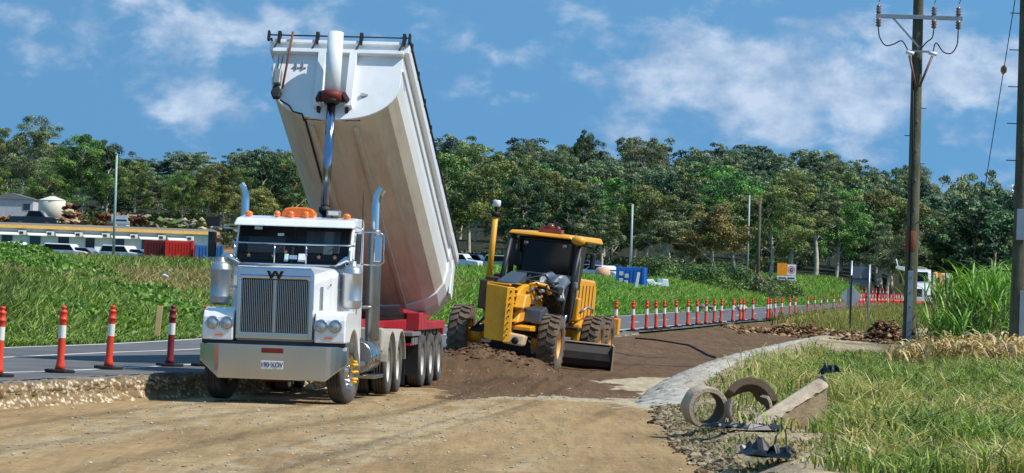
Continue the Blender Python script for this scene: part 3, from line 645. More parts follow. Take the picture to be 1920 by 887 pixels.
# roof lights
def bead(x, y, z, r, n, m, sc=(1,1,.8)): return MB().ball((x,y,z), r, 14, sc).build(n, m, truck)
for x in (-.86, .86): bead(x, 1.5, 3.17, .065, 'marker_light', amber, (1.1,1,.8))
bea = MB().prism([(-.30,3.14),(-.31,3.20),(-.25,3.285),(-.12,3.31),(.10,3.31),(.24,3.285),(.30,3.20),(.28,3.14)], 1.58, 1.84, 'xz').build('beacon', amber, truck, .03, seg=3)
for x in (-.36, -.12, .14): MB().ball((x,1.5,3.18), .062, 12).build('marker_light', amber, truck)
bl = MB().box(.50,.74,1.50,1.66,3.17,3.27).build('work_lamp', steel, truck, .02)
MB().box(.53,.71,1.485,1.50,3.19,3.25).build('work_lamp_lens', whitep, truck, .01)
MB().tube([(1.12,1.45,2.5),(1.14,1.5,3.0),(1.14,1.5,3.62)], [.012,.01,.008], 6).build('aerial', blk, truck)
MB().tube([(1.05,1.5,1.3),(1.13,1.45,2.0),(1.16,1.42,2.95),(1.05,1.42,2.99)], .014, 8).build('grab_rail', chrome, truck)
# air cleaners
for s in (-1, 1):
    cx_ = -1.20 if s < 0 else 1.08; cy_ = .86
    mb = MB().lathe([(0,1.58),(.12,1.58),(.165,1.61),(.17,1.63),(.17,1.70),(.175,1.71),(.175,1.73),(.17,1.74),(.17,2.16),(.178,2.17),(.178,2.20),(.17,2.21),(.17,2.26),(.13,2.30),(.07,2.33),(.07,2.40),(0,2.40)], c=(cx_,cy_,0), n=32)
    ac = mb.build('air_cleaner', mat('brushed_steel', lin(186,188,190), .34, .85, var=.05, dirt=lin(110,104,96), damt=.3), truck)
    MB().tube([(cx_-s*.02,cy_,2.38),(cx_-s*.1,cy_+.05,2.43),(cx_-s*.3,cy_+.1,2.30)], .06, 12).build('intake_pipe', chrome, ac)
    MB().bar((cx_-s*.35,cy_+.05,1.9),(cx_-s*.15,cy_,1.9),.05).build('bracket', steel, ac)
# exhaust stacks
for s in (-1, 1):
    cx_ = s*1.17-.05; cy_ = 2.78
    MB().lathe([(0,1.0),(.10,1.0),(.125,1.04),(.125,2.85),(.11,2.92),(.09,2.98),(0,2.98)], c=(cx_,cy_,0), n=28).build('muffler', mat('muffler_shield', lin(140,142,142), .35, .9, dirt=lin(90,84,76), damt=.4), truck)
    MB().tube([(cx_,cy_,2.9),(cx_,cy_,3.42),(cx_+s*.012,cy_+.01,3.53),(cx_+s*.05,cy_+.02,3.62),(cx_+s*.10,cy_+.03,3.70)], [.075,.075,.076,.078,.08], 20, cap=False).build('exhaust_pipe', chrome, truck)
    MB().tube([(cx_-.0,cy_-.2,1.6),(cx_-s*.2,cy_-.18,1.6)], .03, 8).build('muffler_clamp', steel, truck)
# mirrors
for s in (-1, 1):
    cx_ = s*1.42+(.02 if s > 0 else -.05); cy_ = 1.5
    mb = MB().tube([(s*1.02,1.45,2.90),(cx_-s*.0,cy_,2.92),(cx_+s*.08,cy_,2.86),(cx_+s*.09,cy_,2.40),(cx_+s*.02,cy_,2.34),(s*1.02,1.45,2.36)], .014, 8)
    arm = mb.build('mirror_arm', chrome, truck)
    MB().box(cx_-.085,cx_+.055,cy_-.05,cy_+.04,2.40,2.84).build('mirror', chrome if s > 0 else black, truck, .02)
mb = MB().tube([(-1.05,1.4,3.0),(-1.3,1.35,3.02),(-1.42,1.35,3.10)], .012, 6); mb.box(-1.56,-1.33,1.3,1.42,2.93,3.10); mb.build('camera_bracket', black, truck, .01)
mb = MB().tube([(-1.28,1.35,2.9),(-1.28,1.35,3.16),(-1.24,1.35,3.18)], .012, 6).build('bracket_rod', steel, truck)
# fuel tank, tool box, battery box, deck
for s in (-1, 1):
    MB().cyl((s*.88,2.45,.72),(s*.88,3.75,.72),.29,n=32).build('fuel_tank', polished, truck)
    mb = MB()
    for y in (2.62,3.1,3.58): mb.lathe([(.297,y-.03),(.302,y),(.297,y+.03)], c=(s*.88,0,.72), axis='y', n=32)
    mb.build('tank_strap', chrome, truck)
    MB().box(*sorted((s*.62, s*1.2)), 2.75, 3.9, .34, .40).build('running_board', polished, truck, .01)
    # mudguards, dusty white, over each drive wheel
    for y in (4.68, 6.02):
        poly = arc(y, .52, .66, 8, 172, 14) + arc(y, .52, .625, 172, 8, 14)
        MB().prism(poly, s*.68, s*1.24, 'yz').build('mudguard', guardm, truck, .006)
    MB().box(*sorted((s*.66, s*1.16)), 3.85, 4.1, .80, 1.22).build('toolbox', guardm, truck, .03)
    MB().box(*sorted((s*.70, s*1.22)), 6.72, 6.75, .12, .75).build('mudflap', black, truck)
    MB().lathe([(0,4.0),(.1,4.0),(.1,4.35),(0,4.35)], c=(s*.75,0,.9), axis='y', n=20).build('air_tank', polished, truck)
MB().box(-.9,.9,2.7,3.9,.94,1.0).build('deck_plate', steel, truck, .01)
MB().box(-.5,.5,4.9,5.8,.95,1.12).build('fifth_wheel', darks, truck, .02)
MB().tube([(.2,2.7,1.5),(.35,3.1,1.2),(.2,3.6,1.3)], .02, 8).build('air_hose', redp, truck)

for o in list(truck.children):
    n = o.name.split('.')[0]
    if n in ('cab','windscreen','sticker','paper','seat_reflection','post_reflection','star_sticker','side_window','door_handle','windscreen_guard','wiper','marker_light','beacon','work_lamp','work_lamp_lens','mirror','mirror_arm','camera_bracket','bracket_rod','air_cleaner','aerial','grab_rail','cab_step'): o.location.x -= .07
# ---------------------------------------------------------------- tipper trailer
a_ = Vector((-3.80+5.3*math.sin(TB), 57.7+5.3*math.cos(TB), 0))
trailer = empty('tipper_trailer', a_, -R(6.2))
tag(trailer, 'white round-bottomed tipper trailer on a red chassis, its body raised high on a ram', 'trailer')
mb = MB()
for s in (-1, 1):
    mb.prism([(-1.9,1.16),(-1.9,1.34),(1.9,1.34),(2.4,1.28),(7.5,1.28),(7.5,.95),(2.6,.95),(2.0,1.16)], s*.44, s*.56, 'yz')
for y in (-1.5,.2,1.9,3.2,4.7,6.0,7.2): mb.box(-.44,.44,y-.05,y+.05,1.0 if y > 2.5 else 1.18,1.26)
chs = mb.build('chassis', redp, trailer, .01)
for s in (-1, 1):
    MB().prism([(3.3,1.18),(3.3,1.46),(4.0,1.46),(4.5,1.28),(7.2,1.28),(7.2,1.12),(3.3,1.12)], s*.95, s*1.20, 'yz').build('side_rail', redp, trailer, .012)
    MB().bar((s*.9,2.9,1.5),(s*.9,6.9,1.34),.07).build('brace_bar', redp, trailer)
    mb = MB()
    for k in range(5): mb.hexa([(s*1.1,4.2+k*.55,1.02),(s*1.15,4.2+k*.55,1.02),(s*1.15,4.5+k*.55,1.02),(s*1.1,4.5+k*.55,1.02),(s*1.1,4.2+k*.55,1.12),(s*1.15,4.2+k*.55,1.12),(s*1.15,4.6+k*.55,1.12),(s*1.1,4.6+k*.55,1.12)])
    mb.build('tie_hooks', darks, trailer)
    MB().box(*sorted((s*.7, s*1.22)), 3.15, 3.19, .25, 1.02).build('mudflap', black, trailer)
    MB().box(*sorted((s*.6, s*1.22)), 2.3, 3.5, 1.02, 1.10).build('toolbox_lid', steel, trailer, .01)
    mb = MB(); 
    for k in range(3): mb.box(*sorted((s*1.18, s*1.21)), 2.4+k*.33, 2.62+k*.33, .86, .99)
    mb.build('step_rungs', steel, trailer)
    MB().box(*sorted((s*.62, s*1.18)), 2.3, 3.3, .84, .88).build('reflector_bar', redp, trailer)
    MB().tube([(s*.9,1.9,.3),(s*1.0,2.1,.7),(s*.9,2.3,1.0)], .03, 8).build('landing_leg', steel, trailer)
for y in (4.1,5.36,6.62):
    MB().cyl((-.85,y,.52),(.85,y,.52),.07).build('axle', darks, trailer)
    for s in (-1, 1): truck_wheel(trailer, s*1.06, y, s)
for s in (-1, 1): MB().cyl((s*.35,7.35,1.32),(s*.75,7.35,1.32),.13,n=20).build('hinge', redp, trailer)
MB().box(-1.15,1.15,7.35,7.47,.98,1.14).build('tail_light_bar', redp, trailer, .01)
# tipped body: cross-section, +z up, y from -8.8 (headboard) to .45
TIP = R(-24.5); BL = 8.8; BW = 1.2; BH = 1.55
def xsec(wd=BW, bot=0.0, n=10, top_=BH, side=.80):
    pts = [(wd, top_)]
    for k in range(n+1): a = (math.pi/2)*k/n; pts.append((wd*math.cos(a)**.85 if k < n else 0, bot+(side-bot)*(1-math.sin(a)**.95)))
    right = pts; left = [(-x, z) for x, z in right[::-1][1:]]; return right+left
xs_ = xsec(n=5)
def shell_(sec_a, ya, sec_b, yb_, thick=.035):
    mb = MB(); n = len(sec_a); inn = lambda s: [(x*.965, z+.03 if z < BH-.01 else z) for x, z in s]
    A = [(x, ya, z) for x, z in sec_a]; B = [(x, yb_, z) for x, z in sec_b]; Ai = [(x, ya, z) for x, z in inn(sec_a)]; Bi = [(x, yb_, z) for x, z in inn(sec_b)]
    vs = A+B+Ai+Bi; fs = []
    for i in range(n-1): fs += [(i,i+1,n+i+1,n+i),(2*n+i,3*n+i,3*n+i+1,2*n+i+1),(i,2*n+i,2*n+i+1,i+1),(n+i,n+i+1,3*n+i+1,3*n+i)]
    fs += [(0,n,3*n,2*n),(n-1,3*n-1,4*n-1,2*n-1)]
    return mb.add(vs, fs)
body = shell_(xs_, -BL, xs_, .35).build('tipper_body', bodyw, trailer, M=Matrix.Translation((0, 7.4, 1.33)) @ Matrix.Rotation(TIP, 4, 'X'))
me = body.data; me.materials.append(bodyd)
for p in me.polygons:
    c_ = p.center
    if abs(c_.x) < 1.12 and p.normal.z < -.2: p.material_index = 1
# rear bolster band
xb = xsec(BW+.035, -.035, 5); o = shell_(xb, -.55, xb, -.1); o.build('rear_bolster', bodyw, body)
mb = MB().prism([(x*.99, z) for x, z in xs_], .352, .40, 'xz'); mb.build('tailgate', bodyw, body, .01)
# lower spine rails and dark grease streak members under the floor
mb = MB()
for s in (-1, 1): mb.box(s*.40-.04, s*.40+.04, -BL+.3, .1, -.035, .03)
mb.build('spine_rail', bodyd, body, .01)
for s, y1 in ((-1,-1.4),):
    MB().tube([(s*.62+.1*(s < 0), -BL+.1, .06),(s*.62, y1, .06)], .022, 8).build('air_line', darks, body)
# headboard: same outline, flat
hb = MB().prism([(x*1.0, z) for x, z in xsec(n=12)], -BL-.03, -BL+.03, 'xz').build('headboard', bodyw, body, .008)
mb = MB(); mb.box(-1.22,1.22,-BL-.16,-BL-.03,BH-.24,BH-.16); mb.build('headboard_beam', bodyw, body, .01)
MB().box(-1.24,1.24,-BL-.10,-BL+.10,BH-.02,BH+.05).build('top_beam', bodyw, body, .01)
for x0, x1 in ((-.36,-.22),(.22,.36)): MB().box(x0,x1,-BL-.17,-BL-.03,.22,BH-.24).build('ram_channel', bodyw, body, .008)
for s in (-1, 1):
    MB().box(*sorted((s*1.2, s*1.30)), -BL-.05, .35, BH-.16, BH+.04).build('top_rail', bodyw, body, .01)
    MB().box(*sorted((s*1.2, s*1.235)), -BL, .30, BH-.52, BH-.46).build('side_rib', bodyw, body)
    MB().box(*sorted((s*1.2, s*1.24)), .0, .35, .55, BH-.16).build('corner_post', bodyw, body, .01)
    MB().tube([(s*1.30,-BL,BH+.10),(s*1.30,.2,BH+.10)], .025, 8).build('tarp_roll', blk, body)
    for k in range(8): y = -BL+.2+k*1.1; MB().box(s*1.27-.05, s*1.27+.06, y-.04, y+.04, BH+.03, BH+.16).build('tarp_hook', blk, body)
mb = MB().tube([(-1.34,-BL-.1,BH+.13),(1.30,-BL-.1,BH+.13)], .014, 8)
for x in (-1.13,-.42,.40,1.2): mb.box(x-.03,x+.03,-BL-.14,-BL-.04,BH-.02,BH+.20); mb.bar((x,-BL-.1,BH+.05),(x-.06,-BL-.16,BH-.16),.03)
for x in (-1.33, 1.30): mb.box(x-.02,x+.02,-BL-.15,-BL-.05,BH+.02,BH+.20)
mb.build('tarp_bar', blk, body)
mb = MB().box(-1.14,-1.00,-BL-.22,-BL-.06,.62,.92); mb.build('tarp_motor', steel, body, .02)
MB().prism([(-1.12,.36),(-1.17,.46),(-1.13,.60),(-1.02,.60),(-.97,.50),(-1.0,.36)], -BL-.16, -BL-.04, 'xz').build('motor_bracket', darks, body, .02)
mb = MB(); mb.tube([(-.88,-BL-.14,BH+.18),(-.90,-BL-.2,1.2),(-.96,-BL-.14,.55)], .022, 8); mb.build('crank_rod', mat('rust', lin(120,66,44), .8), body)
mb = MB(); mb.tube([(-1.10,-BL-.1,BH-.3),(-1.09,-BL-.12,.9)], .008, 6); mb.tube([(-1.02,-BL-.1,BH-.3),(-1.05,-BL-.12,.9)], .008, 6); mb.build('cord', blk, body)
MB().tube([(-.98,-BL-.12,.32),(-.8,-BL-.1,.22),(-.72,-BL-.1,.10),(-.55,-BL-.08,.06),(-.5,-BL-.05,-.06)], .018, 8).build('hydraulic_hose', blk, body)
mb = MB(); mb.box(-.78,-.75,-BL-.06,-BL-.03,1.0,1.16); mb.box(-.66,-.63,-BL-.06,-BL-.03,1.0,1.16); mb.box(-.84,-.58,-BL-.05,-BL-.03,1.03,1.05); mb.build('ladder_socket', steel, body, .004)
for s in (.60,): 
    mb = MB().hexa([(.50,-BL-.08,.46),(.62,-BL-.05,.50),(.62,-BL-.03,.50),(.50,-BL-.03,.46),(.50,-BL-.08,.54),(.62,-BL-.05,.52),(.62,-BL-.03,.52),(.50,-BL-.03,.54)]); mb.build('wedge', steel, body)
# door sticker on the body side
MB().lathe([(0,0),(.16,.004)], axis='x', n=20).build('round_sticker', mat('lilac_sticker', lin(176,170,205), .5), body, M=Matrix.Translation((1.201,-BL+.45,1.05)))
# hoist ram (in trailer coordinates)
Bp = Vector((0,-1.5,1.05)); Mb = Matrix.Translation((0, 7.4, 1.33)) @ Matrix.Rotation(TIP, 4, 'X'); Cp = Mb @ Vector((0,-BL-.28,.36))
dr = (Cp-Bp).normalized(); Lr = (Cp-Bp).length
ram = MB().cyl(Bp, Bp+dr*(Lr*.52), .098, n=28).build('hoist_ram', mat('ram_chrome', lin(150,160,180), .12, 1.0), trailer)
MB().cyl(Bp+dr*(Lr*.50), Cp, .083, n=28).build('ram_stage', MATS['ram_chrome'], ram)
MB().cyl(Bp+dr*(Lr*.51), Bp+dr*(Lr*.53), .108, n=28).build('ram_seal', darks, ram)
MB().cyl(Cp-dr*.02, Cp+dr*1.18, .145, n=32).build('ram_barrel', bodyw, ram)
MB().cyl(Cp-dr*.10, Cp+dr*.06, .18, .20, n=28).build('ram_collar', darkred, ram)
MB().cyl(Cp-dr*.16, Cp-dr*.09, .13, .18, n=28).build('ram_gland', darks, ram)
mb = MB()
for s in (-1, 1): mb.bar(Cp+Vector((s*.19,.0,.04)), Cp+Vector((s*.27,.10,-.10)), .09); mb.bar(Cp+Vector((s*.27,.10,-.06)), Cp+Vector((s*.24,.20,-.45)), .06, .08); mb.bar(Cp+Vector((s*.18,.15,-.43)), Cp+Vector((s*.5,.22,-.42)), .05)
mb.box(-.28,.28,Cp.y+.08,Cp.y+.12,Cp.z-.12,Cp.z-.04); mb.build('ram_cradle', mat('cradle_brown', lin(58,34,30), .7), trailer)
MB().box(-.35,.35,-1.7,-1.3,.98,1.12).build('ram_mount', redp, trailer, .02)
# ---------------------------------------------------------------- motor grader
gr = empty('motor_grader', (-.10, 80.0, .02), rot=None)
gr.rotation_mode = 'XYZ'
gr.matrix_world = Matrix.Translation((-.10, 80.0, 0.10)) @ Matrix.Rotation(-R(11.1), 4, 'Z') @ Matrix.Rotation(R(4.4), 4, 'Y')
tag(gr, 'yellow motor grader with black cab working behind the dark soil windrow', 'grader')
def grader_wheel(parent, x, y, side, z=.66, r=.69, w=.44, lean=0.0):
    M = Matrix.Translation((x, y, z)) @ Matrix.Rotation(lean, 4, 'Y'); s = side
    wl = MB().lathe([(a, b2*s) for a, b2 in [(0,-.02),(.12,-.02),(.14,-.05),(.20,-.05),(.22,-.02),(.30,.06),(.33,.13),(.345,.17),(.36,.18),(.36,-.18)]], axis='x', n=36)
    for k in range(10): a = 2*math.pi*k/10; wl.cyl((-.05*s,.17*math.cos(a),.17*math.sin(a)),(-.01*s,.17*math.cos(a),.17*math.sin(a)),.018,n=8)
    wo_ = wl.build('wheel', yrim, parent, M=M)
    h = w/2; rb = r-.045
    mb = MB().lathe([(.35,-h*.85),(.38,-h),(rb*.8,-h*1.02),(rb*.95,-h*.96),(rb,-h*.8),(rb+.004,0),(rb,h*.8),(rb*.95,h*.96),(rb*.8,h*1.02),(.38,h),(.35,h*.85)], axis='x', n=48)
    nl = 22
    for k in range(nl):
        for sd in (-1, 1):
            a0 = 2*math.pi*(k+(.5 if sd > 0 else 0))/nl; pts = [(0.02,-.20),(.45,.02),(.75,.16),(1.0,.05)]; wd = .115
            prev = None; dirs = []
            for (q, sh) in pts:
                a = a0+sh*2*math.pi/nl*1.1; xx = sd*h*q; rr0 = rb-.02 if q < 1 else rb-.07; rr1 = r if q < .9 else r-.025
                a1 = a-wd*.8; a2 = a+wd*.8
                dirs.append([(xx, rr0*math.cos(a1), rr0*math.sin(a1)),(xx, rr1*math.cos(a1+.02), rr1*math.sin(a1+.02)),(xx, rr1*math.cos(a2-.02), rr1*math.sin(a2-.02)),(xx, rr0*math.cos(a2), rr0*math.sin(a2))])
            vs = [p for d_ in dirs for p in d_]; fs = []
            for i in range(3):
                for c_ in range(4): c2 = (c_+1) % 4; fs.append((i*4+c_, i*4+c2, (i+1)*4+c2, (i+1)*4+c_))
            fs += [(0,1,2,3), (15,14,13,12)]; mb.add(vs, fs)
    mb.build('tyre', dustyrub, wo_); return wo_
grader_wheel(gr, 1.06, 0, 1, lean=R(-1)); grader_wheel(gr, -1.08, 0, -1, lean=R(-1))
for y in (5.3, 6.85):
    grader_wheel(gr, 1.13, y, 1, z=.60); grader_wheel(gr, -1.13, y, -1, z=.60)
# front axle, arched
MB().prism([(-.95,.55),(-.85,.85),(-.5,.98),(.5,.98),(.85,.85),(.95,.55),(.8,.55),(.6,.78),(-.6,.78),(-.8,.55)], -.14, .14, 'xz').build('front_axle', darks, gr, .02)
for s in (-1, 1): MB().cyl((s*.62,0,.66),(s*.96,0,.66),.17,n=20).build('hub', ycat, gr); MB().tube([(s*.2,-.2,.95),(s*.55,-.2,1.1),(s*.8,-.1,.8)], .035, 8).build('steering_link', darks, gr)
MB().cyl((-.5,-.22,1.05),(.1,-.22,1.0),.05).build('steering_cylinder', chrome, gr)
# front lift plate and bracket
pz = MB().hexa([(-.29,-1.30,.66),(.17,-1.30,.63),(.17,-1.18,.63),(-.29,-1.18,.66),(-.34,-1.36,1.93),(.16,-1.36,1.90),(.16,-1.20,1.90),(-.34,-1.20,1.95)]).build('front_plate', mat('worn_yellow', lin(226,160,22), .55, var=.06, dirt=lin(160,120,70), dscale=1.2, damt=.55), gr, .02)
mb = MB().hexa([(.16,-1.31,.62),(.32,-1.22,.62),(.32,-.85,.62),(.18,-.90,.62),(.155,-1.37,1.90),(.30,-1.25,1.90),(.30,-.95,1.88),(.17,-1.0,1.88)]); mb.build('side_flange', ycat, gr, .015)
mb = MB()
for k in range(8): z = .78+k*.145; mb.cyl((.24,-1.29,z),(.24,-1.32,z),.022,n=8)
for k in range(8): z = .78+k*.145; mb.box(.30,.335,-1.15,-1.0,z-.03,z+.04)
mb.build('bolts', darks, gr)
MB().box(-.34,.20,-1.34,-1.12,1.93,1.97).build('plate_cap', ycat, gr, .01)
MB().hexa([(.14,-1.26,.60),(.62,-1.2,.56),(.62,-.8,.56),(.14,-.8,.60),(.22,-1.2,.86),(.66,-1.15,.82),(.66,-.8,.82),(.22,-.8,.86)]).build('foot_bracket', mat('worn_beige', lin(206,178,138), .7, dirt=lin(120,96,70), damt=.5), gr, .05, seg=3)
MB().lathe([(0,0),(.085,0),(.085,.02),(0,.02)], c=(.44,-1.235,.68), axis='y', n=18).build('bracket_hole', blk, gr)
for z, w_ in ((1.62,.26),(1.28,.16)): MB().prism([(-1.2,z-.18),(-1.0,z+.12),(-.6,z+.14),(-.35,z-.02),(-.5,z-.16)], .30, .30+w_, 'yz').build('lift_arm', ycat, gr, .03)
MB().prism([(-.1,.90),(.9,.95),(.9,1.10),(-1.1,1.02),(-1.1,.93)], .1, .75, 'yz').build('bumper_beam', ycat, gr, .02)
MB().prism([(-.55,1.12),(-.45,1.42),(.1,1.50),(.55,1.32),(.55,1.14)], .40, .86, 'yz').build('tool_box', mat('grey_cover', lin(60,66,74), .4), gr, .03)
MB().hexa([(-.20,-1.0,1.98),(.30,-1.0,1.98),(.36,-.2,2.02),(-.12,-.2,2.02),(-.18,-.95,2.02),(.28,-.95,2.02),(.36,-.2,2.26),(-.02,-.2,2.26)]).build('nose_cover', MATS['grey_cover'], gr, .02)
# main frame arching from the front bolster to the cab
fr = [(-1.0,1.05),(-1.0,1.75),(-.4,1.95),(.6,2.0),(1.4,1.95),(2.3,1.80),(3.6,1.5),(3.6,1.0),(2.3,1.30),(1.2,1.52),(.3,1.48),(-.2,1.1)]
MB().prism(fr, -.02, .36, 'yz').build('main_frame', ycat, gr, .03)
MB().box(.0,.35,.2,1.6,1.95,2.08).build('valve_block', darks, gr, .02)
rnd = random.Random(3)
mb = MB()
for k in range(16):
    a = Vector((rnd.uniform(.05,.8), rnd.uniform(.0,.6), rnd.uniform(1.75,2.15))); b2 = Vector((rnd.uniform(.2,.95), rnd.uniform(1.2,2.8), rnd.uniform(1.3,2.05))); m_ = (a+b2)/2+Vector((rnd.uniform(-.1,.2),0,rnd.uniform(.0,.22)))
    mb.tube([a, a*.6+m_*.4, m_, m_*.4+b2*.6, b2], .022, 6)
mb.build('hydraulic_hoses', blk, gr)
MB().box(.42,.95,1.0,1.5,1.78,1.98).build('saddle_block', darks, gr, .03)
MB().tube([(.25,.2,1.95),(.45,.4,2.02),(.72,.5,1.98),(.80,.6,1.8)], .05, 10).build('lift_linkage', ycat, gr)
# lift cylinders
for s, x in ((1, 1.0),(-1,-.72)):
    MB().cyl((x,1.9,1.35),(x+.14,2.1,3.0),.062).build('lift_cylinder', black, gr)
    MB().cyl((x-.06,1.85,.75),(x,1.9,1.4),.04).build('cylinder_rod', chrome, gr)
    MB().box(x-.15,x+.18,1.95,2.15,1.98,2.12).build('cylinder_yoke', steel if s > 0 else black, gr, .02)
MB().ball((1.10,2.0,3.12), .13, 12, (1.4,1,.9)).build('cylinder_cap', ycat, gr)
MB().prism([(2.2,1.15),(2.2,2.15),(2.9,2.25),(2.9,1.15)], .30, .88, 'yz').build('cab_front_cowl', black, gr, .04)
MB().prism([(.4,.95),(.6,1.35),(2.2,1.3),(2.2,.95)], -.5, .34, 'yz').build('frame_underside', darks, gr, .03)
mb = MB()
for x, z in ((.40,1.72),(.52,1.60),(.64,1.70),(.46,1.88),(.70,1.86)): mb.cyl((x,-.1,z),(x,.25,z),.045,n=10)
mb.build('hydraulic_fittings', steel, gr)
# drawbar, circle and blade
MB().prism([(-.12,-.2),(.12,-.2),(.75,2.6),(-.75,2.6)], .80, .95, 'xy').build('drawbar', ycat, gr, .02)
MB().lathe([(.52,.72),(.72,.72),(.72,.84),(.52,.84),(.52,.72)], c=(0,3.0,0), n=32).build('circle', darks, gr)
Mbl = Matrix.Translation((.10,3.0,.02)) @ Matrix.Rotation(R(18), 4, 'Z')
prof = [(.18,.02),(.06,.10),(.0,.25),(.02,.42),(.12,.58),(.22,.64),(.25,.62),(.16,.56),(.06,.42),(.04,.25),(.10,.11),(.20,.03)]
MB().prism(prof, -1.95, 1.95, 'yz').build('blade', mat('blade_shaded', lin(22,20,19), .6, .1, var=.2, dirt=lin(90,68,48), dscale=2, damt=.3), gr, .006, M=Mbl)  # near-black base colour has the shadow on the blade painted in
MB().box(-1.9,1.9,.13,.27,.63,.66).build('blade_edge', mat('worn_edge', lin(170,148,116), .6), gr, .006, M=Mbl)
MB().prism([(-.02,.0),(-.02,.62),(.35,.66),(.35,.05)], 1.95, 1.99, 'yz').build('end_bit', MATS['worn_edge'], gr, M=Mbl)
# GPS mast at the left
MB().tube([(-.98,2.0,1.9),(-.98,2.0,3.48)], .07, 12).build('mast', ycat, gr)
mb = MB().cyl((-.98,2.0,3.48),(-.98,2.0,3.60),.10,n=12); mb.cyl((-.98,2.0,3.60),(-.98,2.0,3.72),.03); mb.box(-1.1,-.86,1.95,2.05,3.52,3.56); mb.build('mast_head', blk, gr)
MB().lathe([(0,3.72),(.075,3.72),(.095,3.74),(.095,3.86),(.08,3.88),(0,3.88)], c=(-.98,2.0,0), n=20).build('receiver', whitep, gr)
mb = MB().box(-1.16,-.84,1.85,2.15,1.25,1.95); mb.box(-1.05,-.7,1.9,2.1,1.9,2.05); mb.build('mast_bracket', mat('brown_bracket', lin(74,50,36), .7, dirt=lin(150,110,60), dscale=5, damt=.4), gr, .03)
MB().tube([(-1.0,2.0,1.3),(-1.0,2.05,.6)], .045, 8).build('mast_rod', ycat, gr)
MB().box(-.85,-.66,2.0,2.2,1.85,2.15).build('clamp', ycat, gr, .02)
# cab
cs_b, cs_t = .60, .74
def cabsec(hw, y0, y1, z): return [(-hw+.15,y0,z),(hw+.15,y0,z),(hw+.15+ (y1-y0)*.0,y1,z),(-hw+.15,y1,z)]
b0 = cabsec(.58,3.25,4.35,1.15); b1 = cabsec(.62,2.95,4.6,2.0); b2_ = cabsec(.70,2.95,4.7,3.10)
mb = MB(); 
cabin = loft([b0,b1,b2_], 'cab', black, gr, .04)
MB().hexa([(-.42,2.925,1.35),(.72,2.925,1.35),(.72,2.96,1.35),(-.42,2.96,1.35),(-.50,2.925,3.02),(.80,2.925,3.02),(.80,2.96,3.02),(-.50,2.96,3.02)]).build('windscreen', glass, gr, .01)
MB().box(-.48,.78,2.905,2.925,2.22,2.25).build('wiper_bar', steel, gr)
for s in (-1, 1):
    xx = .15+s*.675
    MB().hexa([(xx-.02+s*-.02,3.1,1.9),(xx+.02-s*.02,3.1,1.9),(xx+.02-s*.02,4.4,1.9),(xx-.02-s*.02,4.4,1.9),(xx-.02+s*.045,3.1,3.0),(xx+.02+s*.045,3.1,3.0),(xx+.02+s*.045,4.5,3.0),(xx-.02+s*.045,4.5,3.0)]).build('side_window', glass, gr)
MB().box(-.35,.65,3.3,4.4,.95,1.2).build('cab_floor', black, gr, .03)
MB().hexa([(.82,3.0,1.1),(.90,3.0,1.1),(.90,3.12,1.1),(.82,3.12,1.1),(.88,2.92,3.08),(.96,2.92,3.08),(.96,3.04,3.08),(.88,3.04,3.08)]).build('door_post', black, gr)
MB().tube([(.92,3.2,1.2),(.98,3.1,1.7),(1.02,3.0,2.6),(.98,3.0,2.95)], .02, 8).build('grab_rail', steel, gr)
for x in (-.33,.62): MB().lathe([(0,0),(.055,0),(.065,.03),(0,.03)], c=(x,2.86,2.95), axis='y', n=16).build('work_lamp', polished, gr)
roof = MB().hexa([(-.72,2.45,3.13),(.86,2.45,3.13),(1.22,5.0,3.07),(-.62,5.0,3.10),(-.66,2.5,3.22),(.80,2.5,3.22),(1.16,4.9,3.22),(-.56,4.9,3.25)]).build('cab_roof', ycat, gr, .035, seg=3)
mb = MB().box(-.14,.42,3.3,3.7,3.22,3.33); mb.ball((.14,3.4,3.37), .10, 12, (1,1,1)); mb.ball((.32,3.4,3.34), .07, 12); mb.bar((-.1,3.3,3.3),(.0,3.3,3.4),.06); mb.build('beacon', mat('red_beacon', lin(120,44,26), .35, coat=.5), gr)
MB().tube([(.52,3.5,3.3),(.70,3.6,3.50)], .01, 6).build('aerial', blk, gr)
# engine hood behind the cab
MB().prism([(4.9,.95),(4.9,2.05),(5.4,2.18),(7.9,2.12),(8.2,1.9),(8.2,.95)], -.48, .62, 'yz').build('engine_hood', ycat, gr, .05, seg=3)
for k in range(5): MB().box(.62,.635,5.55+k*.5,5.62+k*.5,1.15,2.0).build('hood_louvre', mat('shadow_gap', lin(110,74,14), .8), gr)
MB().box(.62,.632,5.1,5.3,1.72,1.80).build('red_decal', redp, gr)
text('hood_lettering', '7II', .24, blk, gr, (.64,5.25,1.50), rot=(R(90),0,R(90)), bold=.004)
MB().box(-.62,.80,4.7,5.1,1.1,1.7).build('tank_side', ycat, gr, .04)
MB().prism([(4.6,.55),(4.6,1.05),(5.0,1.22),(7.4,1.15),(7.6,.8),(7.4,.5)], .70, .92, 'yz').build('tandem_case', ycat, gr, .05)
MB().prism([(4.6,.55),(4.6,1.05),(5.0,1.22),(7.4,1.15),(7.6,.8),(7.4,.5)], -.92, -.70, 'yz').build('tandem_case', ycat, gr, .05)
MB().tube([(.92,4.3,1.35),(1.05,4.5,1.5),(1.08,5.2,1.45),(1.0,5.6,1.35)], .03, 8).build('handrail', steel, gr)
MB().box(.62,.95,4.1,4.7,.60,.66).build('cab_step', darks, gr, .01)
MB().box(.62,.95,4.1,4.7,.92,.98).build('cab_step', darks, gr, .01)
mb = MB().box(.75,1.28,8.2,8.5,1.08,1.22); mb.box(1.1,1.28,8.2,8.5,.8,1.1); mb.build('rear_bracket', ycat, gr, .02)
MB().box(-1.0,1.0,8.2,8.45,.6,.95).build('rear_bumper', ycat, gr, .04)
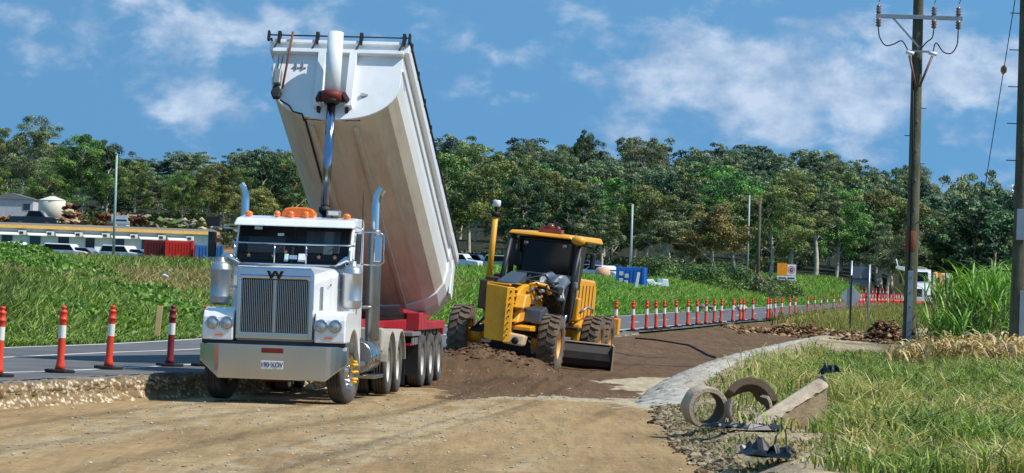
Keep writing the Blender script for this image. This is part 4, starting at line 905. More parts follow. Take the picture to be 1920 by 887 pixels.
# exhaust, air intake, mirrors
MB().tube([(-.60,2.6,2.0),(-.60,2.6,3.12)], .075, 16).build('exhaust_stack', black, gr)
MB().tube([(-.62,2.5,1.6),(-.60,2.6,2.0)], .11, 12).build('exhaust_base', darks, gr)
MB().box(-.62,-.40,2.9,3.1,2.35,2.72).build('mirror', black, gr, .06, seg=3)
MB().tube([(-.52,3.0,2.9),(-.50,3.0,2.70)], .018, 6).build('mirror_arm', blk, gr)
MB().tube([(-.50,2.95,1.9),(-.48,2.9,3.1)], .012, 6).build('guard_rod', blk, gr)
MB().box(1.18,1.30,3.4,3.6,2.45,2.85).build('mirror', black, gr, .05, seg=3)
MB().tube([(.9,3.6,3.0),(1.24,3.5,2.98),(1.24,3.5,2.8)], .018, 6).build('mirror_arm', blk, gr)
# grey plastic sheet draped on the frame in front of the cab
nv = 14; V = []; 
for i in range(nv):
    for j in range(9):
        u_ = i/(nv-1); v_ = j/8; zz = 2.22-.10*u_-.55*max(0, v_-.35)**1.3*(1+.5*u_)+.05*math.sin(9*u_+4*v_); V.append((.38+.62*u_+.05*math.sin(7*v_), 1.9-.5*v_+.06*math.sin(8*u_), zz+.12*(1-v_)*math.sin(math.pi*u_)))
fs = [(i*9+j, (i+1)*9+j, (i+1)*9+j+1, i*9+j+1) for i in range(nv-1) for j in range(8)]
tp = MB().add(V, fs, True).build('drape_sheet', mat('grey_sheet', lin(84,96,108), .4, var=.2), gr)
sm_ = tp.modifiers.new('s', 'SOLIDIFY'); sm_.thickness = .01

# ---------------------------------------------------------------- bollards along the road
oran = mat('bollard_orange', lin(226,62,34), .5, var=.08, dirt=lin(180,90,60), dscale=6, damt=.3)
oran_shade = mat('bollard_orange_shaded', lin(126,26,32), .55, var=.1, dirt=lin(70,30,30), dscale=6, damt=.4)  # darker copy of the orange, with the truck's shade put into the colour
refw = mat('reflective_white', lin(226,222,210), .4, var=.05)
def make_bollard(loc, m=oran, label='', group=None, h=1.10, lean=(0, 0)):
    e = empty('road_bollard', loc, rot=(lean[0], lean[1], 0)); tag(e, label, 'bollard', group)
    MB().prism([(.26*math.cos(a), .26*math.sin(a)) for a in [math.pi/8+k*math.pi/4 for k in range(8)]], .0, .05, 'xy').build('base', blk, e, .01)
    k = h/1.1; r = .060
    MB().lathe([(0,.05),(.085,.05),(.075,.12),(r,.2),(r,.57*k),(r,.57*k)], n=18).build('post', m, e)
    MB().lathe([(r+.003,.57*k),(r+.003,.78*k)], n=18).build('band', refw, e)
    MB().lathe([(r,.78*k),(r,.86*k),(r+.012,.87*k),(r+.012,.89*k),(r,.90*k),(r,.98*k),(r+.008,.99*k),(r+.006,1.02*k),(.035,1.03*k),(.032,1.05*k),(.046,1.06*k),(.046,1.09*k),(.03,1.10*k),(0,1.10*k)], n=18).build('cap', m, e)
    return e
grp_n = 'tall bollards along the near side of the road'
near_b = [(-4,706,oran,'orange and white bollard cut by the left edge of the photo'),(112,698.5,oran,'second orange and white bollard from the left edge, on its own black base'),
 (203,692,oran,'orange and white bollard standing over the dark notch in the pavement edge'),(318,686.5,oran_shade,'bollard with truck shade painted in as dark red, between the wooden stake and the truck')]
for px, py, m_, lb in near_b:
    p = G(px, py, ZR+.004); make_bollard(p, m_, lb, grp_n, lean=(0, R(random.uniform(1.5, 3.0))))
p = P(383, 690, 62.5); make_bollard((p.x, p.y, ZR+.004), oran, 'orange bollard half hidden behind the left front fender of the truck', grp_n)
for px, py, d, lb in ((885,575,84.5,'orange bollard top showing between the grader left wheel and its yellow plate'),(1156,563,118,'orange bollard just behind the rear of the grader')):
    p = P(px, py, d); make_bollard((p.x, p.y, ZR+.004), oran, lb, grp_n)
bx = [1186,1211.5,1230,1246,1268,1289,1307,1323,1338.5,1350.5,1373,1388,1394,1411.6,1438.5,1443.5,1453.5,1465,1480.5,1490.7,1514,1527.5,1539,1550,1562,1575]
byx = [1186,1230,1268,1307,1352,1390,1438,1453,1500,1527,1575,1640,1700]; byy = [621,618,613.6,609.5,606,602,599.5,597.5,588,583.5,578,574,571]
ords = ['first','second','third','fourth','fifth','sixth','seventh','eighth','ninth','tenth','eleventh','twelfth','thirteenth','fourteenth','fifteenth','sixteenth','seventeenth','eighteenth','nineteenth','twentieth','twenty-first','twenty-second','twenty-third','twenty-fourth','twenty-fifth','twenty-sixth','twenty-seventh','twenty-eighth','twenty-ninth','thirtieth']
proto = None
for i, px in enumerate(bx):
    q = G(px, np.interp(px, byx, byy), ZR+.004); lb = '%s slim orange and white bollard in the row running right from behind the grader' % ords[i]
    if proto is None: proto = make_bollard(q, oran, lb, 'row of bollards beyond the grader'); bpy.context.view_layer.update(); continue
    c = proto.copy(); S.collection.objects.link(c); c.location = q; c['label'] = lb; c.rotation_euler = (0, R(random.uniform(-2.5, 2.5)), random.random())
    for ch in proto.children: k = ch.copy(); S.collection.objects.link(k); k.parent = c
def bcopy(loc, lb, grp_):
    c = proto.copy(); S.collection.objects.link(c); c.location = loc; c['label'] = lb; c['group'] = grp_; c.rotation_euler = (0, R(random.uniform(-2, 2)), random.random())
    for ch in proto.children: k = ch.copy(); S.collection.objects.link(k); k.parent = c
for i in range(15):
    px = 1592+i*6.9; py = np.interp(px, byx, byy)+.5
    bcopy(G(px, py, ZR), 'small distant orange bollard crowded in the front row left of the far truck', 'crowded far bollards, front row')
for i in range(10):
    px = 1603+i*6.6; p = P(px, 560, 420); bcopy((p.x, p.y, 1.0), 'tiny orange bollard in the back row beyond the grey sign', 'crowded far bollards, back row')
# orange barriers by the far truck
for i in range(7):
    px = 1612+i*22 if i < 4 else 1698+(i-4)*20; p = P(px, 565, 352+i*2); e = empty('road_barrier', (p.x, p.y, ZR+.2), R(random.uniform(-8, 8)))
    tag(e, 'orange plastic road barrier with white stripes beside the far truck', 'barrier', 'orange barriers round the far truck')
    MB().prism([(-.22,0),(-.20,.25),(-.06,.45),(-.05,.95),(.05,.95),(.06,.45),(.20,.25),(.22,0)], -.52, .52, 'yz').build('barrier_body', mat('barrier_orange', lin(222,70,50), .55), e, .02)
    mb = MB()
    for x in (-.4,-.13,.14,.4): mb.box(x-.07,x+.07,-.075,-.06,.52,.85)
    mb.build('stripes', refw, e)

# ---------------------------------------------------------------- power poles
def wood(name, c): return mat(name, c, .9, var=.25, vscale=2.0, bump=.6, bscale=14, dirt=lin(52,44,36), dscale=2.2, damt=.8, aniso=(6, 6, .35))
pole_m = wood('weathered_pole', lin(92,92,72)); rust = MATS['rust']
insul = mat('insulator', lin(120,96,88), .2, coat=.6); galv = mat('galvanised', lin(152,158,164), .4, .7, var=.08)
def power_pole(px, py, d, ztop, rb, label, name='power_pole'):
    p = P(px, py, d); z0 = zat(p.x, d); e = empty(name, (p.x, d, z0-.05)); tag(e, label, 'power pole')
    n = 12; pts = []; rs = []
    for i in range(n+1): f = i/n; pts.append((math.sin(f*5)*.02, 0, f*(ztop-z0))); rs.append(rb*(1-.28*f))
    MB().tube(pts, rs, 18).build('shaft', pole_m, e); return e, p.x, z0
e, ppx, pz0 = power_pole(1702, 684, 98, 12.2, .195, 'tall near timber power pole with steel crossarm and looped wires')
s_ = 64.0
def pz(py): return H-(py-541)/65.3-pz0
MB().hexa([(-.36,-.30,.0),(-.02,-.30,.0),(-.02,-.20,.0),(-.36,-.20,.0),(-.30,-.30,2.55),(-.04,-.30,2.55),(-.04,-.20,2.55),(-.30,-.20,2.55)]) if 0 else None
MB().box(-.10,.055,-.235,-.205,.0,pz(505)).build('steel_stay', galv, e, .01)
mb = MB()
for k in range(6): mb.cyl((-.02,-.235,.3+k*.42),(-.02,-.26,.3+k*.42),.02,n=6)
mb.build('stay_bolts', darks, e)
MB().lathe([(.176,pz(470)),(.19,pz(468)),(.19,pz(432)),(.176,pz(430))], n=20).build('rust_band', rust, e)
za = pz(30); MB().box(-1.24,1.24,-.24,-.14,za-.06,za+.06).build('crossarm', galv, e, .01)
mb = MB().bar((-.75,-.2,za-.05),(0,-.2,za-.85),.05); mb.build('arm_brace', galv, e)
def insulator(x, y, z, par, flip=1):
    return MB().lathe([(0,0),(.05,0),(.06,-.04*flip),(.09,-.07*flip),(.05,-.10*flip),(.09,-.15*flip),(.05,-.18*flip),(.085,-.23*flip),(.03,-.27*flip),(0,-.30*flip)], c=(x,y,z), n=14).build('insulator', insul, par)
ix = (-1.17,.42,1.12)
for x in ix: insulator(x, -.22, za-.05, e); insulator(x, -.18, za+.05, e, -1)
zb_ = pz(112)
mb = MB().box(-.30,.42,-.26,-.20,zb_+.24,zb_+.30); mb.build('fuse_bracket', galv, e)
for x in (-.26,.40): MB().cyl((x-.1,-.24,zb_+.25),(x+.13,-.24,zb_+.20),.055,n=12).build('fuse', whitep, e); MB().cyl((x,-.24,zb_+.15),(x*.15,-.2,zb_-.75),.035,n=8).build('fuse_stay', mat('pink_brown', lin(120,84,80), .5), e)
def sag(a, b, s, n=14): a = Vector(a); b = Vector(b); return [a.lerp(b, i/n)-Vector((0,0,s*4*(i/n)*(1-i/n))) for i in range(n+1)]
mb = MB(); mb.tube(sm3([(-1.17,-.22,za-.35),(-1.12,-.22,za-.62),(-.95,-.22,za-.84),(-.72,-.22,za-.80),(-.48,-.22,za-.70),(-.30,-.24,zb_+.28)]), .018, 6)
mb.tube(sm3([(1.12,-.22,za-.35),(1.10,-.22,za-.75),(.95,-.22,za-1.0),(.72,-.22,za-.98),(.5,-.22,za-.72),(.42,-.24,zb_+.28)]), .018, 6)
mb.tube(sm3([(.42,-.22,za-.35),(.38,-.22,za-.58),(.22,-.22,za-.72),(.05,-.22,zb_+.32)]), .018, 6); mb.build('jumper_wire', blk, e)
for k in range(9): z = pz(200+k*52); s = -1 if k % 2 else 1; MB().cyl((s*.12,-.05,z),(s*.30,-.05,z),.014,n=6).build('step_peg', darks, e)
mb = MB()
for k in range(8): z = pz(225+k*55); mb.box(.02,.06,-.19,-.16,z-.03,z+.03)
mb.build('cable_clips', galv, e)
MB().tube([(-.12,-.19,zb_-.6),(-.06,-.19,6),(-.08,-.20,2.2)], .02, 6).build('down_cable', blk, e)
# overhead conductors running towards the viewer
for x, lb in zip(ix, ('thin overhead wire from the left end of the crossarm','thin overhead wire from the crossarm beside the pole','thin overhead wire from the right end of the crossarm')):
    a = Vector((ppx+x, 97.8, pz0+za+.36)); b2 = Vector(((ppx+x)*.12, -6, 11.8)); o = MB().tube(sag(a, b2, 1.1, 24), .011, 6).build('overhead_wire', blk); tag(o, lb, 'wire', 'overhead wires')
e2, px2, pz2 = power_pole(1904, 690, 88, 13, .21, 'second timber power pole, cut by the right edge, with steel guard at foot')
MB().box(.02,.17,-.25,-.22,.0,2.1).build('steel_stay', galv, e2, .01)
MB().box(-.12,.12,-.24,-.20,3.4,4.2).build('pole_plate', galv, e2, .01)
for k in range(8): z = 2.6+k*.95; MB().cyl((-.17,-.05,z),(-.42,-.05,z),.014,n=6).build('step_peg', darks, e2)
a = P(1908,-30, 88.5); b2 = P(1800, 640, 112); o = MB().tube([a, b2], .012, 6).build('guy_wire', darks)
tag(o, 'slanting guy wire descending left from the right-hand power pole', 'wire')
c = a.lerp(b2, .20); q_ = (b2-a).normalized(); mb = MB().tube([c-q_*.25,c-q_*.15,c-q_*.05,c+q_*.05,c+q_*.15,c+q_*.28], [.02,.07,.09,.09,.06,.02], 12); o2 = mb.build('guy_insulator', insul, o)
def thin_pole(px, pyt, d, r, name, label, cat, m, arm=False):
    t_ = P(px, pyt, d); z0 = zat(t_.x, d); e = empty(name, (t_.x, d, z0)); tag(e, label, cat)
    MB().tube([(0,0,-.2),(0,0,t_.z-z0)], [r, r*.75], 10).build('shaft', m, e)
    if arm: MB().tube([(0,0,t_.z-z0-.1),(.0,-.6,t_.z-z0+.05)], r*.6, 6).build('lamp_arm', m, e)
    return e
thin_pole(219, 288, 300, .13, 'light_pole', 'slender pale grey steel pole above the long white building', 'pole', mat('pale_steel', lin(158,172,168), .5), True)
thin_pole(1186, 383, 300, .12, 'light_pole', 'slender grey pole standing right behind the blue container', 'pole', MATS['pale_steel'])
e = thin_pole(1425.5, 366, 290, .16, 'timber_pole', 'dark timber pole rising at the bushes before the wood', 'pole', wood('dark_pole', lin(96,90,74)))
MB().box(-.5,.5,-.06,.06,e.children[0].dimensions.z-.4 if 0 else 7.4, 7.5).build('crossarm', darks, e)
thin_pole(1405.5, 366, 360, .11, 'light_pole', 'thin pale pole just left of the dark timber pole', 'pole', MATS['pale_steel'])

# ---------------------------------------------------------------- signs
def posts(e, xs, z, m=galv, r=.035):
    for x in xs: MB().cyl((x,0,-.1),(x,0,z),r,n=8).build('post', m, e)
p = P(1475, 520, 300); z0 = zat(p.x, 300); e = empty('road_sign', (p.x, 300, z0), R(2)); tag(e, 'orange and white roadworks sign on two posts beyond the bollard row', 'sign')
zt = P(1475, 494, 300).z-z0; posts(e, (-.55,.55), zt-.1)
MB().box(-.87,0,-.06,-.03,zt-1.05,zt).build('orange_panel', mat('sign_orange', lin(244,150,10), .5), e, .01)
sp_ = MB().box(.02,.80,-.065,-.03,zt-1.05,zt-.08).build('white_panel', whitep, e, .01)
MB().lathe([(.24,-.07),(.34,-.07)], c=(.40,0,zt-.56), axis='y', n=28).build('sign_ring', mat('sign_pink', lin(214,120,130), .5), e)
MB().lathe([(.11,-.075),(.19,-.075)], c=(.42,0,zt-.56), axis='y', n=20, a0=R(50), a1=R(310)).build('sign_symbol', blk, e)
MB().box(.34,.60,-.08,-.075,zt-.60,zt-.52).build('sign_symbol', blk, e)
MB().box(-.85,.80,-.06,-.03,zt-1.48,zt-1.10).build('lower_panel', whitep, e, .01)
mb = MB()
for k in range(13):
    if k != 6: mb.box(-.70+k*.11,-.62+k*.11,-.07,-.062,zt-1.36,zt-1.22)
mb.build('small_lettering', blk, e)
p = P(1611, 560, 168); z0 = zat(p.x, 168); e = empty('road_sign', (p.x, 168, z0), R(-4)); tag(e, 'back of a large grey rectangular sign on two tall posts in dry grass', 'sign')
zt = P(1611, 500, 168).z-z0
MB().cyl((-.42,0,-.1),(-.42,0,zt+.28),.05,n=10).build('post', galv, e); MB().cyl((.46,0,-.1),(.46,0,zt+.12),.05,n=10).build('post', galv, e)
gb = mat('sign_back', lin(96,108,122), .5, .3, var=.06); MB().box(-.50,.04,.05,.08,zt-.58,zt).build('panel', gb, e, .01); MB().box(.06,.56,.05,.08,zt-.58,zt).build('panel', gb, e, .01); MB().box(-.50,.56,.05,.08,zt-.88,zt-.61).build('panel', gb, e, .01)
MB().box(-.52,.58,.02,.05,zt-.62,zt-.57).build('rail', darks, e)
p = P(1595.5, 555, 160); z0 = zat(p.x, 160); e = empty('diamond_sign', (p.x, 160, z0)); tag(e, 'back of a pale grey diamond sign below the big grey sign', 'sign')
zc = P(1595, 556, 160).z-z0; MB().prism([(0,zc-.55),(.52,zc),(0,zc+.55),(-.52,zc)], .0, .03, 'xz').build('panel', mat('sign_back_pale', lin(158,164,168), .5, .2), e, .01); MB().box(-.04,.04,-.05,-.005,-.1,zc+1.0).build('post', blk, e)
p = P(1771, 520, 370); z0 = zat(p.x, 370); e = empty('road_sign', (p.x, 370, z0)); tag(e, 'small orange white and blue sign right of the far truck', 'sign')
zt = P(1771, 512, 370).z-z0; posts(e, (-.4,.4), zt-.3); MB().box(-.75,-.15,-.05,0,zt-.5,zt).build('orange_panel', MATS['sign_orange'], e); MB().box(-.13,.6,-.05,0,zt-.5,zt).build('white_panel', whitep, e); MB().box(-.4,.6,-.05,0,zt-1.0,zt-.54).build('blue_panel', mat('sign_blue', lin(40,76,170), .5), e)
# stakes
stw = mat('raw_timber', lin(206,176,118), .7, var=.12)
p = G(295, 612, .55); e = MB().box(-.07,.07,-.025,.025,-.1,.80).build('survey_stake', stw, None, .006, M=Matrix.Translation((X(295,600,84), 84, zat(X(295,600,84), 84)+.05)) @ Matrix.Rotation(R(4), 4, 'Y')); tag(e, 'pale timber survey stake leaning in the grass beyond the road', 'stake')
q = X(1191,525,215); e = MB().box(-.09,.09,-.04,.04,-.1,1.5).build('white_marker', whitep, None, .01, M=Matrix.Translation((q, 215, zat(q, 215))) @ Matrix.Rotation(R(8), 4, 'Y')); tag(e, 'leaning white marker post in front of the blue container', 'marker post')

# ---------------------------------------------------------------- far truck
p = P(1719, 560, 345); e = empty('service_truck', (p.x, 345, ZR+.05), R(-8)); tag(e, 'distant white truck with tan tank parts facing the camera among orange barriers', 'truck')
e.scale = (1.18, 1.18, 1.18)
MB().prism([(-1.0,.55),(-1.0,1.5),(-.2,1.75),(1.0,2.0),(1.0,.55)], -.95, .95, 'yz').build('hood', white, e, .12)
MB().prism([(1.0,.6),(1.0,2.1),(1.3,3.0),(2.8,3.2),(2.8,.6)], -1.1, 1.1, 'yz').build('cab', white, e, .10)
MB().hexa([(-.9,.98,2.12),(.9,.98,2.12),(.9,1.05,2.12),(-.9,1.05,2.12),(-.85,1.25,2.95),(.85,1.25,2.95),(.85,1.35,2.95),(-.85,1.35,2.95)]).build('windscreen', glass, e)
MB().box(-.45,.45,-1.04,-1.0,.8,1.5).build('grille', darks, e); MB().box(-1.2,1.2,-1.25,-1.05,.45,.8).build('bumper', white, e, .03)
for s in (-1, 1):
    MB().ball((s*.75,-1.0,1.1), .13, 10).build('headlight', chrome, e); truck_wheel(e, s*.98, .0, s, r=.5, dual=False)
    truck_wheel(e, s*.98, 5.0, s, r=.5); MB().box(s*1.45-.12,s*1.45+.12,1.1,1.2,1.9,2.7).build('mirror', whitep if s > 0 else black, e, .03)
    MB().tube([(s*1.1,1.2,2.6),(s*1.45,1.15,2.65)], .03, 6).build('mirror_arm', darks, e)
tanm = mat('tan_tank', lin(226,192,140), .6, dirt=lin(150,110,80), damt=.4)
MB().cyl((.1,3.4,2.5),(.1,8,2.5),.95,n=24).build('tank', tanm, e)
MB().box(1.25,1.65,3.2,3.6,.9,3.0).build('side_pod', tanm, e, .12); MB().box(1.85,2.35,3.2,3.6,.9,2.9).build('side_pod', tanm, e, .12)
MB().box(-1.0,2.4,3.2,8.2,.8,1.0).build('deck', darks, e)
MB().hexa([(-1.9,1.0,3.15),(-1.15,1.0,3.0),(-1.15,1.3,3.0),(-1.9,1.3,3.15),(-1.9,1.0,3.4),(-1.15,1.0,3.35),(-1.15,1.3,3.35),(-1.9,1.3,3.4)]).build('visor_lamp', whitep, e, .02); MB().tube([(-1.7,1.1,3.3),(-1.9,1.1,4.0)], .05, 6).build('horn', whitep, e)

# ---------------------------------------------------------------- left compound
bd = 320
xa, xb = X(-60, 480, bd), X(402, 480, bd+8)
e = empty('site_office', (xa, bd, 2.55), math.atan2(8, xb-xa)); LB = math.hypot(xb-xa, 8); tag(e, 'long low white portable building with yellow fascia, awnings and air conditioners', 'building')
wall_m = mat('white_cladding', lin(240,240,240), .6, var=.04, dirt=lin(180,170,155), dscale=.6, damt=.3)
MB().box(0,LB,0,3.2,0,2.75).build('wall', wall_m, e)
MB().prism([(-.45,2.75),(-.45,2.9),(1.6,3.15),(3.6,2.9),(3.6,2.75)], -.3, LB+.3, 'yz').build('roof', mat('roof_grey', lin(120,112,100), .7, dirt=lin(150,120,90), dscale=.4, damt=.5), e)
MB().box(-.3,LB+.3,-.52,-.46,2.62,2.92).build('fascia', mat('fascia_yellow', lin(238,184,96), .6), e)
px0 = -60
def bxp(px): return (X(px, 450, bd+3)-xa)
for k, px in enumerate((23,76,130,182,236,290,345)):
    x = bxp(px); dark = k == 3
    if k < 6:
        wf = MB().box(x-.55,x+.50 if not dark else x+.35,-.05,.0,.85 if not dark else .2,1.95).build('window' if not dark else 'doorway', mat('window_dark', lin(50,58,68), .1), e, .01)
        MB().box(x-.62,x-.56,-.09,-.0,.8,2.0).build('jamb', whitep, e)
    MB().hexa([(x-.9,-.9,1.95),(x+.9,-.9,1.95),(x+.9,-.0,2.1),(x-.9,-.0,2.1),(x-.9,-.9,2.02),(x+.9,-.9,2.02),(x+.9,-.0,2.32),(x-.9,-.0,2.32)]).build('awning', whitep, e)
    x2 = bxp(px+26); ac = MB().box(x2-.38,x2+.38,-.45,-.0,2.0,2.4).build('air_conditioner', whitep, e, .02); MB().box(x2-.28,x2+.10,-.47,-.455,2.08,2.32).build('fan_grille', MATS['window_dark'], e)
# cars
def make_car(loc, rz, colm, label, group, kind='sedan'):
    e = empty('parked_car', loc, rz); tag(e, label, 'car', group); L_ = 2.2
    if kind == 'suv': pr = [(-L_,.35),(-L_,.95),(-1.95,1.05),(-1.1,1.12),(-.65,1.68),(1.85,1.72),(2.15,1.1),(2.2,.35)]; win = [(-1.0,1.12),(-.6,1.60),(1.75,1.62),(1.95,1.12)]
    elif kind == 'ute': pr = [(-2.4,.4),(-2.4,.98),(-2.1,1.08),(-1.2,1.15),(-.7,1.72),(.5,1.72),(.75,1.15),(2.4,1.12),(2.45,.4)]; win = [(-1.05,1.15),(-.62,1.64),(.42,1.64),(.6,1.15)]
    else: pr = [(-L_,.35),(-L_,.75),(-1.9,.88),(-1.0,.95),(-.4,1.40),(1.0,1.42),(1.7,1.0),(2.15,.92),(2.2,.35)]; win = [(-.88,.96),(-.35,1.34),(.95,1.36),(1.5,1.0)]
    MB().prism(pr, -.85, .85, 'yz').build('body', colm, e, .09, seg=2)
    MB().prism(win, -.862, .862, 'yz').build('side_windows', glass, e, .01)
    f0, f1 = win[0], win[1]; MB().hexa([(-.70,f0[0]-.13,f0[1]),(.70,f0[0]-.13,f0[1]),(.70,f0[0],f0[1]),(-.70,f0[0],f0[1]),(-.62,f1[0]-.06,f1[1]),(.62,f1[0]-.06,f1[1]),(.62,f1[0]+.05,f1[1]),(-.62,f1[0]+.05,f1[1])]).build('windscreen', glass, e)
    for y in (-1.35, 1.35):
        for s in (-1, 1):
            wh = MB().lathe([(0,0),(.2,0),(.22,.03),(.22,-.15)] if s > 0 else [(0,0),(.2,0),(.22,-.03),(.22,.15)], axis='x', n=16).build('wheel', steel, e, M=Matrix.Translation((s*.86,y,.33)))
            MB().lathe([(.21,-.1),(.31,-.1),(.33,-.06),(.33,.06),(.31,.1),(.21,.1)], axis='x', n=20).build('tyre', rubber, wh, M=Matrix.Translation((-s*.07,0,0)))
    for s in (-1, 1): MB().box(s*.62-.16,s*.62+.16,pr[0][0]-.015,pr[0][0]+.04,.62,.75).build('headlight', whitep, e, .02)
    return e
cw = mat('car_white', lin(228,230,232), .2, coat=.8, var=.02); csil = mat('car_silver', lin(150,156,160), .25, .5, coat=.6, var=.03); cblu = mat('car_navy', lin(26,34,62), .2, coat=.8, var=.1); cblk = mat('car_black', lin(20,22,26), .2, coat=.8); cgrn = mat('car_pale_green', lin(150,176,160), .3, coat=.6)
def car_at(px, d, zoff, rz, m_, lb, grp_, kind): x_ = X(px, 480, d); make_car((x_, d, 2.5+zoff if zoff is not None else zat(x_, d)), rz, m_, lb, grp_, kind)
g1 = 'cars parked before the long white building'
for px, m_, lb, k in ((28,cw,'white ute at the far left before the first office window','ute'),(78,csil,'silver car before the second office window','sedan'),(125,cw,'white car before the third office window','suv'),(160,csil,'silver grey sedan left of the dark office doorway','sedan'),(232,cw,'white sedan before the office window left of the red container','suv'),(258,csil,'low silver car touching the end of the red container','sedan')):
    car_at(px, 306, -.42, R(72+random.uniform(-12, 12)), m_, lb, g1, k)
# containers
def container(px, d, w_, l, h, rz, m1, label, cat='container', z=2.5):
    x_ = X(px, 480, d); e = empty('shipping_container', (x_, d, z), rz); tag(e, label, cat)
    MB().box(-w_/2,w_/2,0,l,.1,h).build('box_walls', m1, e, .02)
    mb = MB(); n = int(w_/.28)
    for k in range(n): x = -w_/2+.1+k*(w_-.2)/n; mb.box(x,x+.13,-.05,.0,.2,h-.12)
    n = int(l/.28)
    for k in range(n): y = .1+k*(l-.2)/n; mb.box(w_/2,w_/2+.05,y,y+.13,.2,h-.12); mb.box(-w_/2-.05,-w_/2,y,y+.13,.2,h-.12)
    mb.build('corrugation', m1, e)
    for x in (-w_/2, w_/2):
        for y in (0, l): MB().box(x-.08,x+.08,y-.08,y+.08,.0,h+.04).build('corner_post', m1, e)
    return e
container(335, 300, 2.25, 6, 1.75, R(4), mat('container_red', lin(214,44,30), .5, var=.08), 'bright red corrugated container end before the white building', z=2.55)
container(292, 303, 2.0, 2.2, 1.8, R(-6), mat('container_maroon', lin(120,34,36), .55, var=.15), 'dark maroon container side joined left of the bright red one', z=2.5)
container(392, 298, 2.3, 6, 1.6, R(6), mat('container_blue', lin(60,110,170), .5, var=.1), 'blue corrugated container peeping out left of the truck mirror', z=2.4)
e = container(1183, 226, 1.75, 1.6, 1.45, R(-8), mat('container_bright_blue', lin(38,112,196), .5, var=.1), 'bright blue container with white patches in the green field', z=zat(X(1183,520,226), 226)+.12)
for x, z in ((-.72,.9),(-.35,.75),(-.72,.45),(-.38,.32)): MB().box(x-.02,x+.24,-.075,-.055,z,z+.26).build('white_patch', whitep, e, .04)
# tank, shed, hill truck
d = 345; x_ = X(98, 390, d); z0 = P(98,410,d).z+.1; e = empty('water_tank', (x_, d, z0)); tag(e, 'round cream water tank with low conical roof on the dirt bank', 'tank')
MB().lathe([(0,-.6),(1.35,-.6),(1.35,1.75),(1.3,1.78)], n=36).build('tank_wall', mat('cream_tank', lin(216,208,190), .6, var=.04), e); MB().lathe([(1.4,1.75),(.3,2.15),(0,2.18)], n=36).build('tank_roof', MATS['cream_tank'], e)
x_ = X(40, 390, 352); e = empty('storage_shed', (x_, 352, z0-.1)); tag(e, 'grey white shed half hidden by trees left of the water tank', 'shed')
MB().box(-3.2,1.2,0,4,0,2.0).build('wall', mat('shed_wall', lin(186,190,192), .6), e); MB().prism([(-3.4,2.0),(1.4,2.0),(-1,2.6)], -.2, 4.2, 'xz').build('roof', steel, e); MB().box(.2,.9,-.05,0,.9,1.5).build('window', MATS['window_dark'], e)
make_car((X(66,400,338), 338, P(70,410,338).z-.95), R(85), cblk, 'dark flatbed ute parked on the bank before the cream tank', 'vehicles on the bank', 'ute')
make_car((X(222,405,338), 338, P(222,420,338).z-.85), R(15), csil, 'grey four wheel drive partly hidden beside the slender pole', 'vehicles on the bank', 'suv')
junk = [(120,62,36),(96,48,30),(150,140,120),(60,52,46),(168,150,110)]
def junkpile(px, py, d, w_, h, n, label, pal=junk, size=.4):
    c = P(px, py, d); x = RNG.normal(0, w_*.4, n); y = RNG.normal(0, .8, n); z = RNG.random(n)*h; k = RNG.integers(0, len(pal), n)
    o = rocks('scrap_heap', np.stack([c.x+x, d+y, c.z-.4+z], -1), size*(.4+RNG.random(n)), np.array([L3(*q) for q in pal])[k]*(.6+.8*RNG.random((n, 1)))); tag(o, label, 'scrap heap', kind='stuff')
junkpile(133, 408, 342, .8, 1.6, 60, 'rusty scrap heap beside the cream tank')
junkpile(232, 418, 342, 3, 1.2, 110, 'rusty scrap heap right of the slender pole')
junkpile(350, 428, 342, 5, 1.2, 130, 'pale branches and scrap heap above the right end of the building', [(170,160,120),(130,120,90),(110,110,110),(90,110,60)])
junkpile(50, 412, 340, 7, .5, 160, 'low strip of earth and rubbish on the bank', [(140,104,80),(110,80,60),(168,140,110)])
# boom fence near building
# cars in the middle distance
g2 = 'cars parked behind the grader'
for px, m_, lb, k, d in ((862,cw,'white suv showing between the tipper body and the grader mast','suv',330),(888,cblu,'navy car next to the white suv left of the grader mast','suv',334),(935,cblu,'navy car behind the grader exhaust','sedan',332),(950,cgrn,'pale green windscreened car behind the grader cab left side','suv',322),(912,cblk,'black car between the grader mast and exhaust','sedan',338),(1104,cblu,'navy ute just right of the grader cab','ute',325),(1122,csil,'silver car between the grader and the blue container','sedan',318),(870,cblk,'black car behind the white suv','suv',346),(1135,cw,'white low car half sunk in grass left of the blue container','sedan',300)):
    car_at(px, d, None if 0 else None, R(60+random.uniform(-20, 20)), m_, lb, g2, k)
q = X(1130, 510, 290); MB_ = MB().lathe([(0,0),(.6,0),(.68,.35),(.6,.8),(.3,.95),(0,.95)], n=18).build('plastic_tank', mat('pink_tank', lin(214,160,136), .6), None, M=Matrix.Translation((q, 290, zat(q, 290)+.3))); tag(MB_, 'salmon pink plastic drum left of the blue container', 'drum')
q = X(1231, 518, 232); e = empty('boat_trailer', (q, 232, zat(q, 232)+.1), R(15)); tag(e, 'small white tank unit on a trailer right of the blue container', 'trailer')
MB().prism([(-.75,.35),(-.85,.75),(-.4,.85),(-.2,.62),(.2,.62),(.3,.9),(.7,.85),(.75,.35)], -.5, .5, 'xz').build('body', mat('pale_blue_white', lin(206,216,220), .4), e, .05); MB().box(-.8,.8,-.4,.4,.2,.33).build('frame', steel, e)
for s in (-1, 1): MB().lathe([(0,-.08),(.26,-.08),(.28,0),(.26,.08),(0,.08)], c=(0,s*.5,.2), axis='y', n=16).build('wheel', rubber, e)
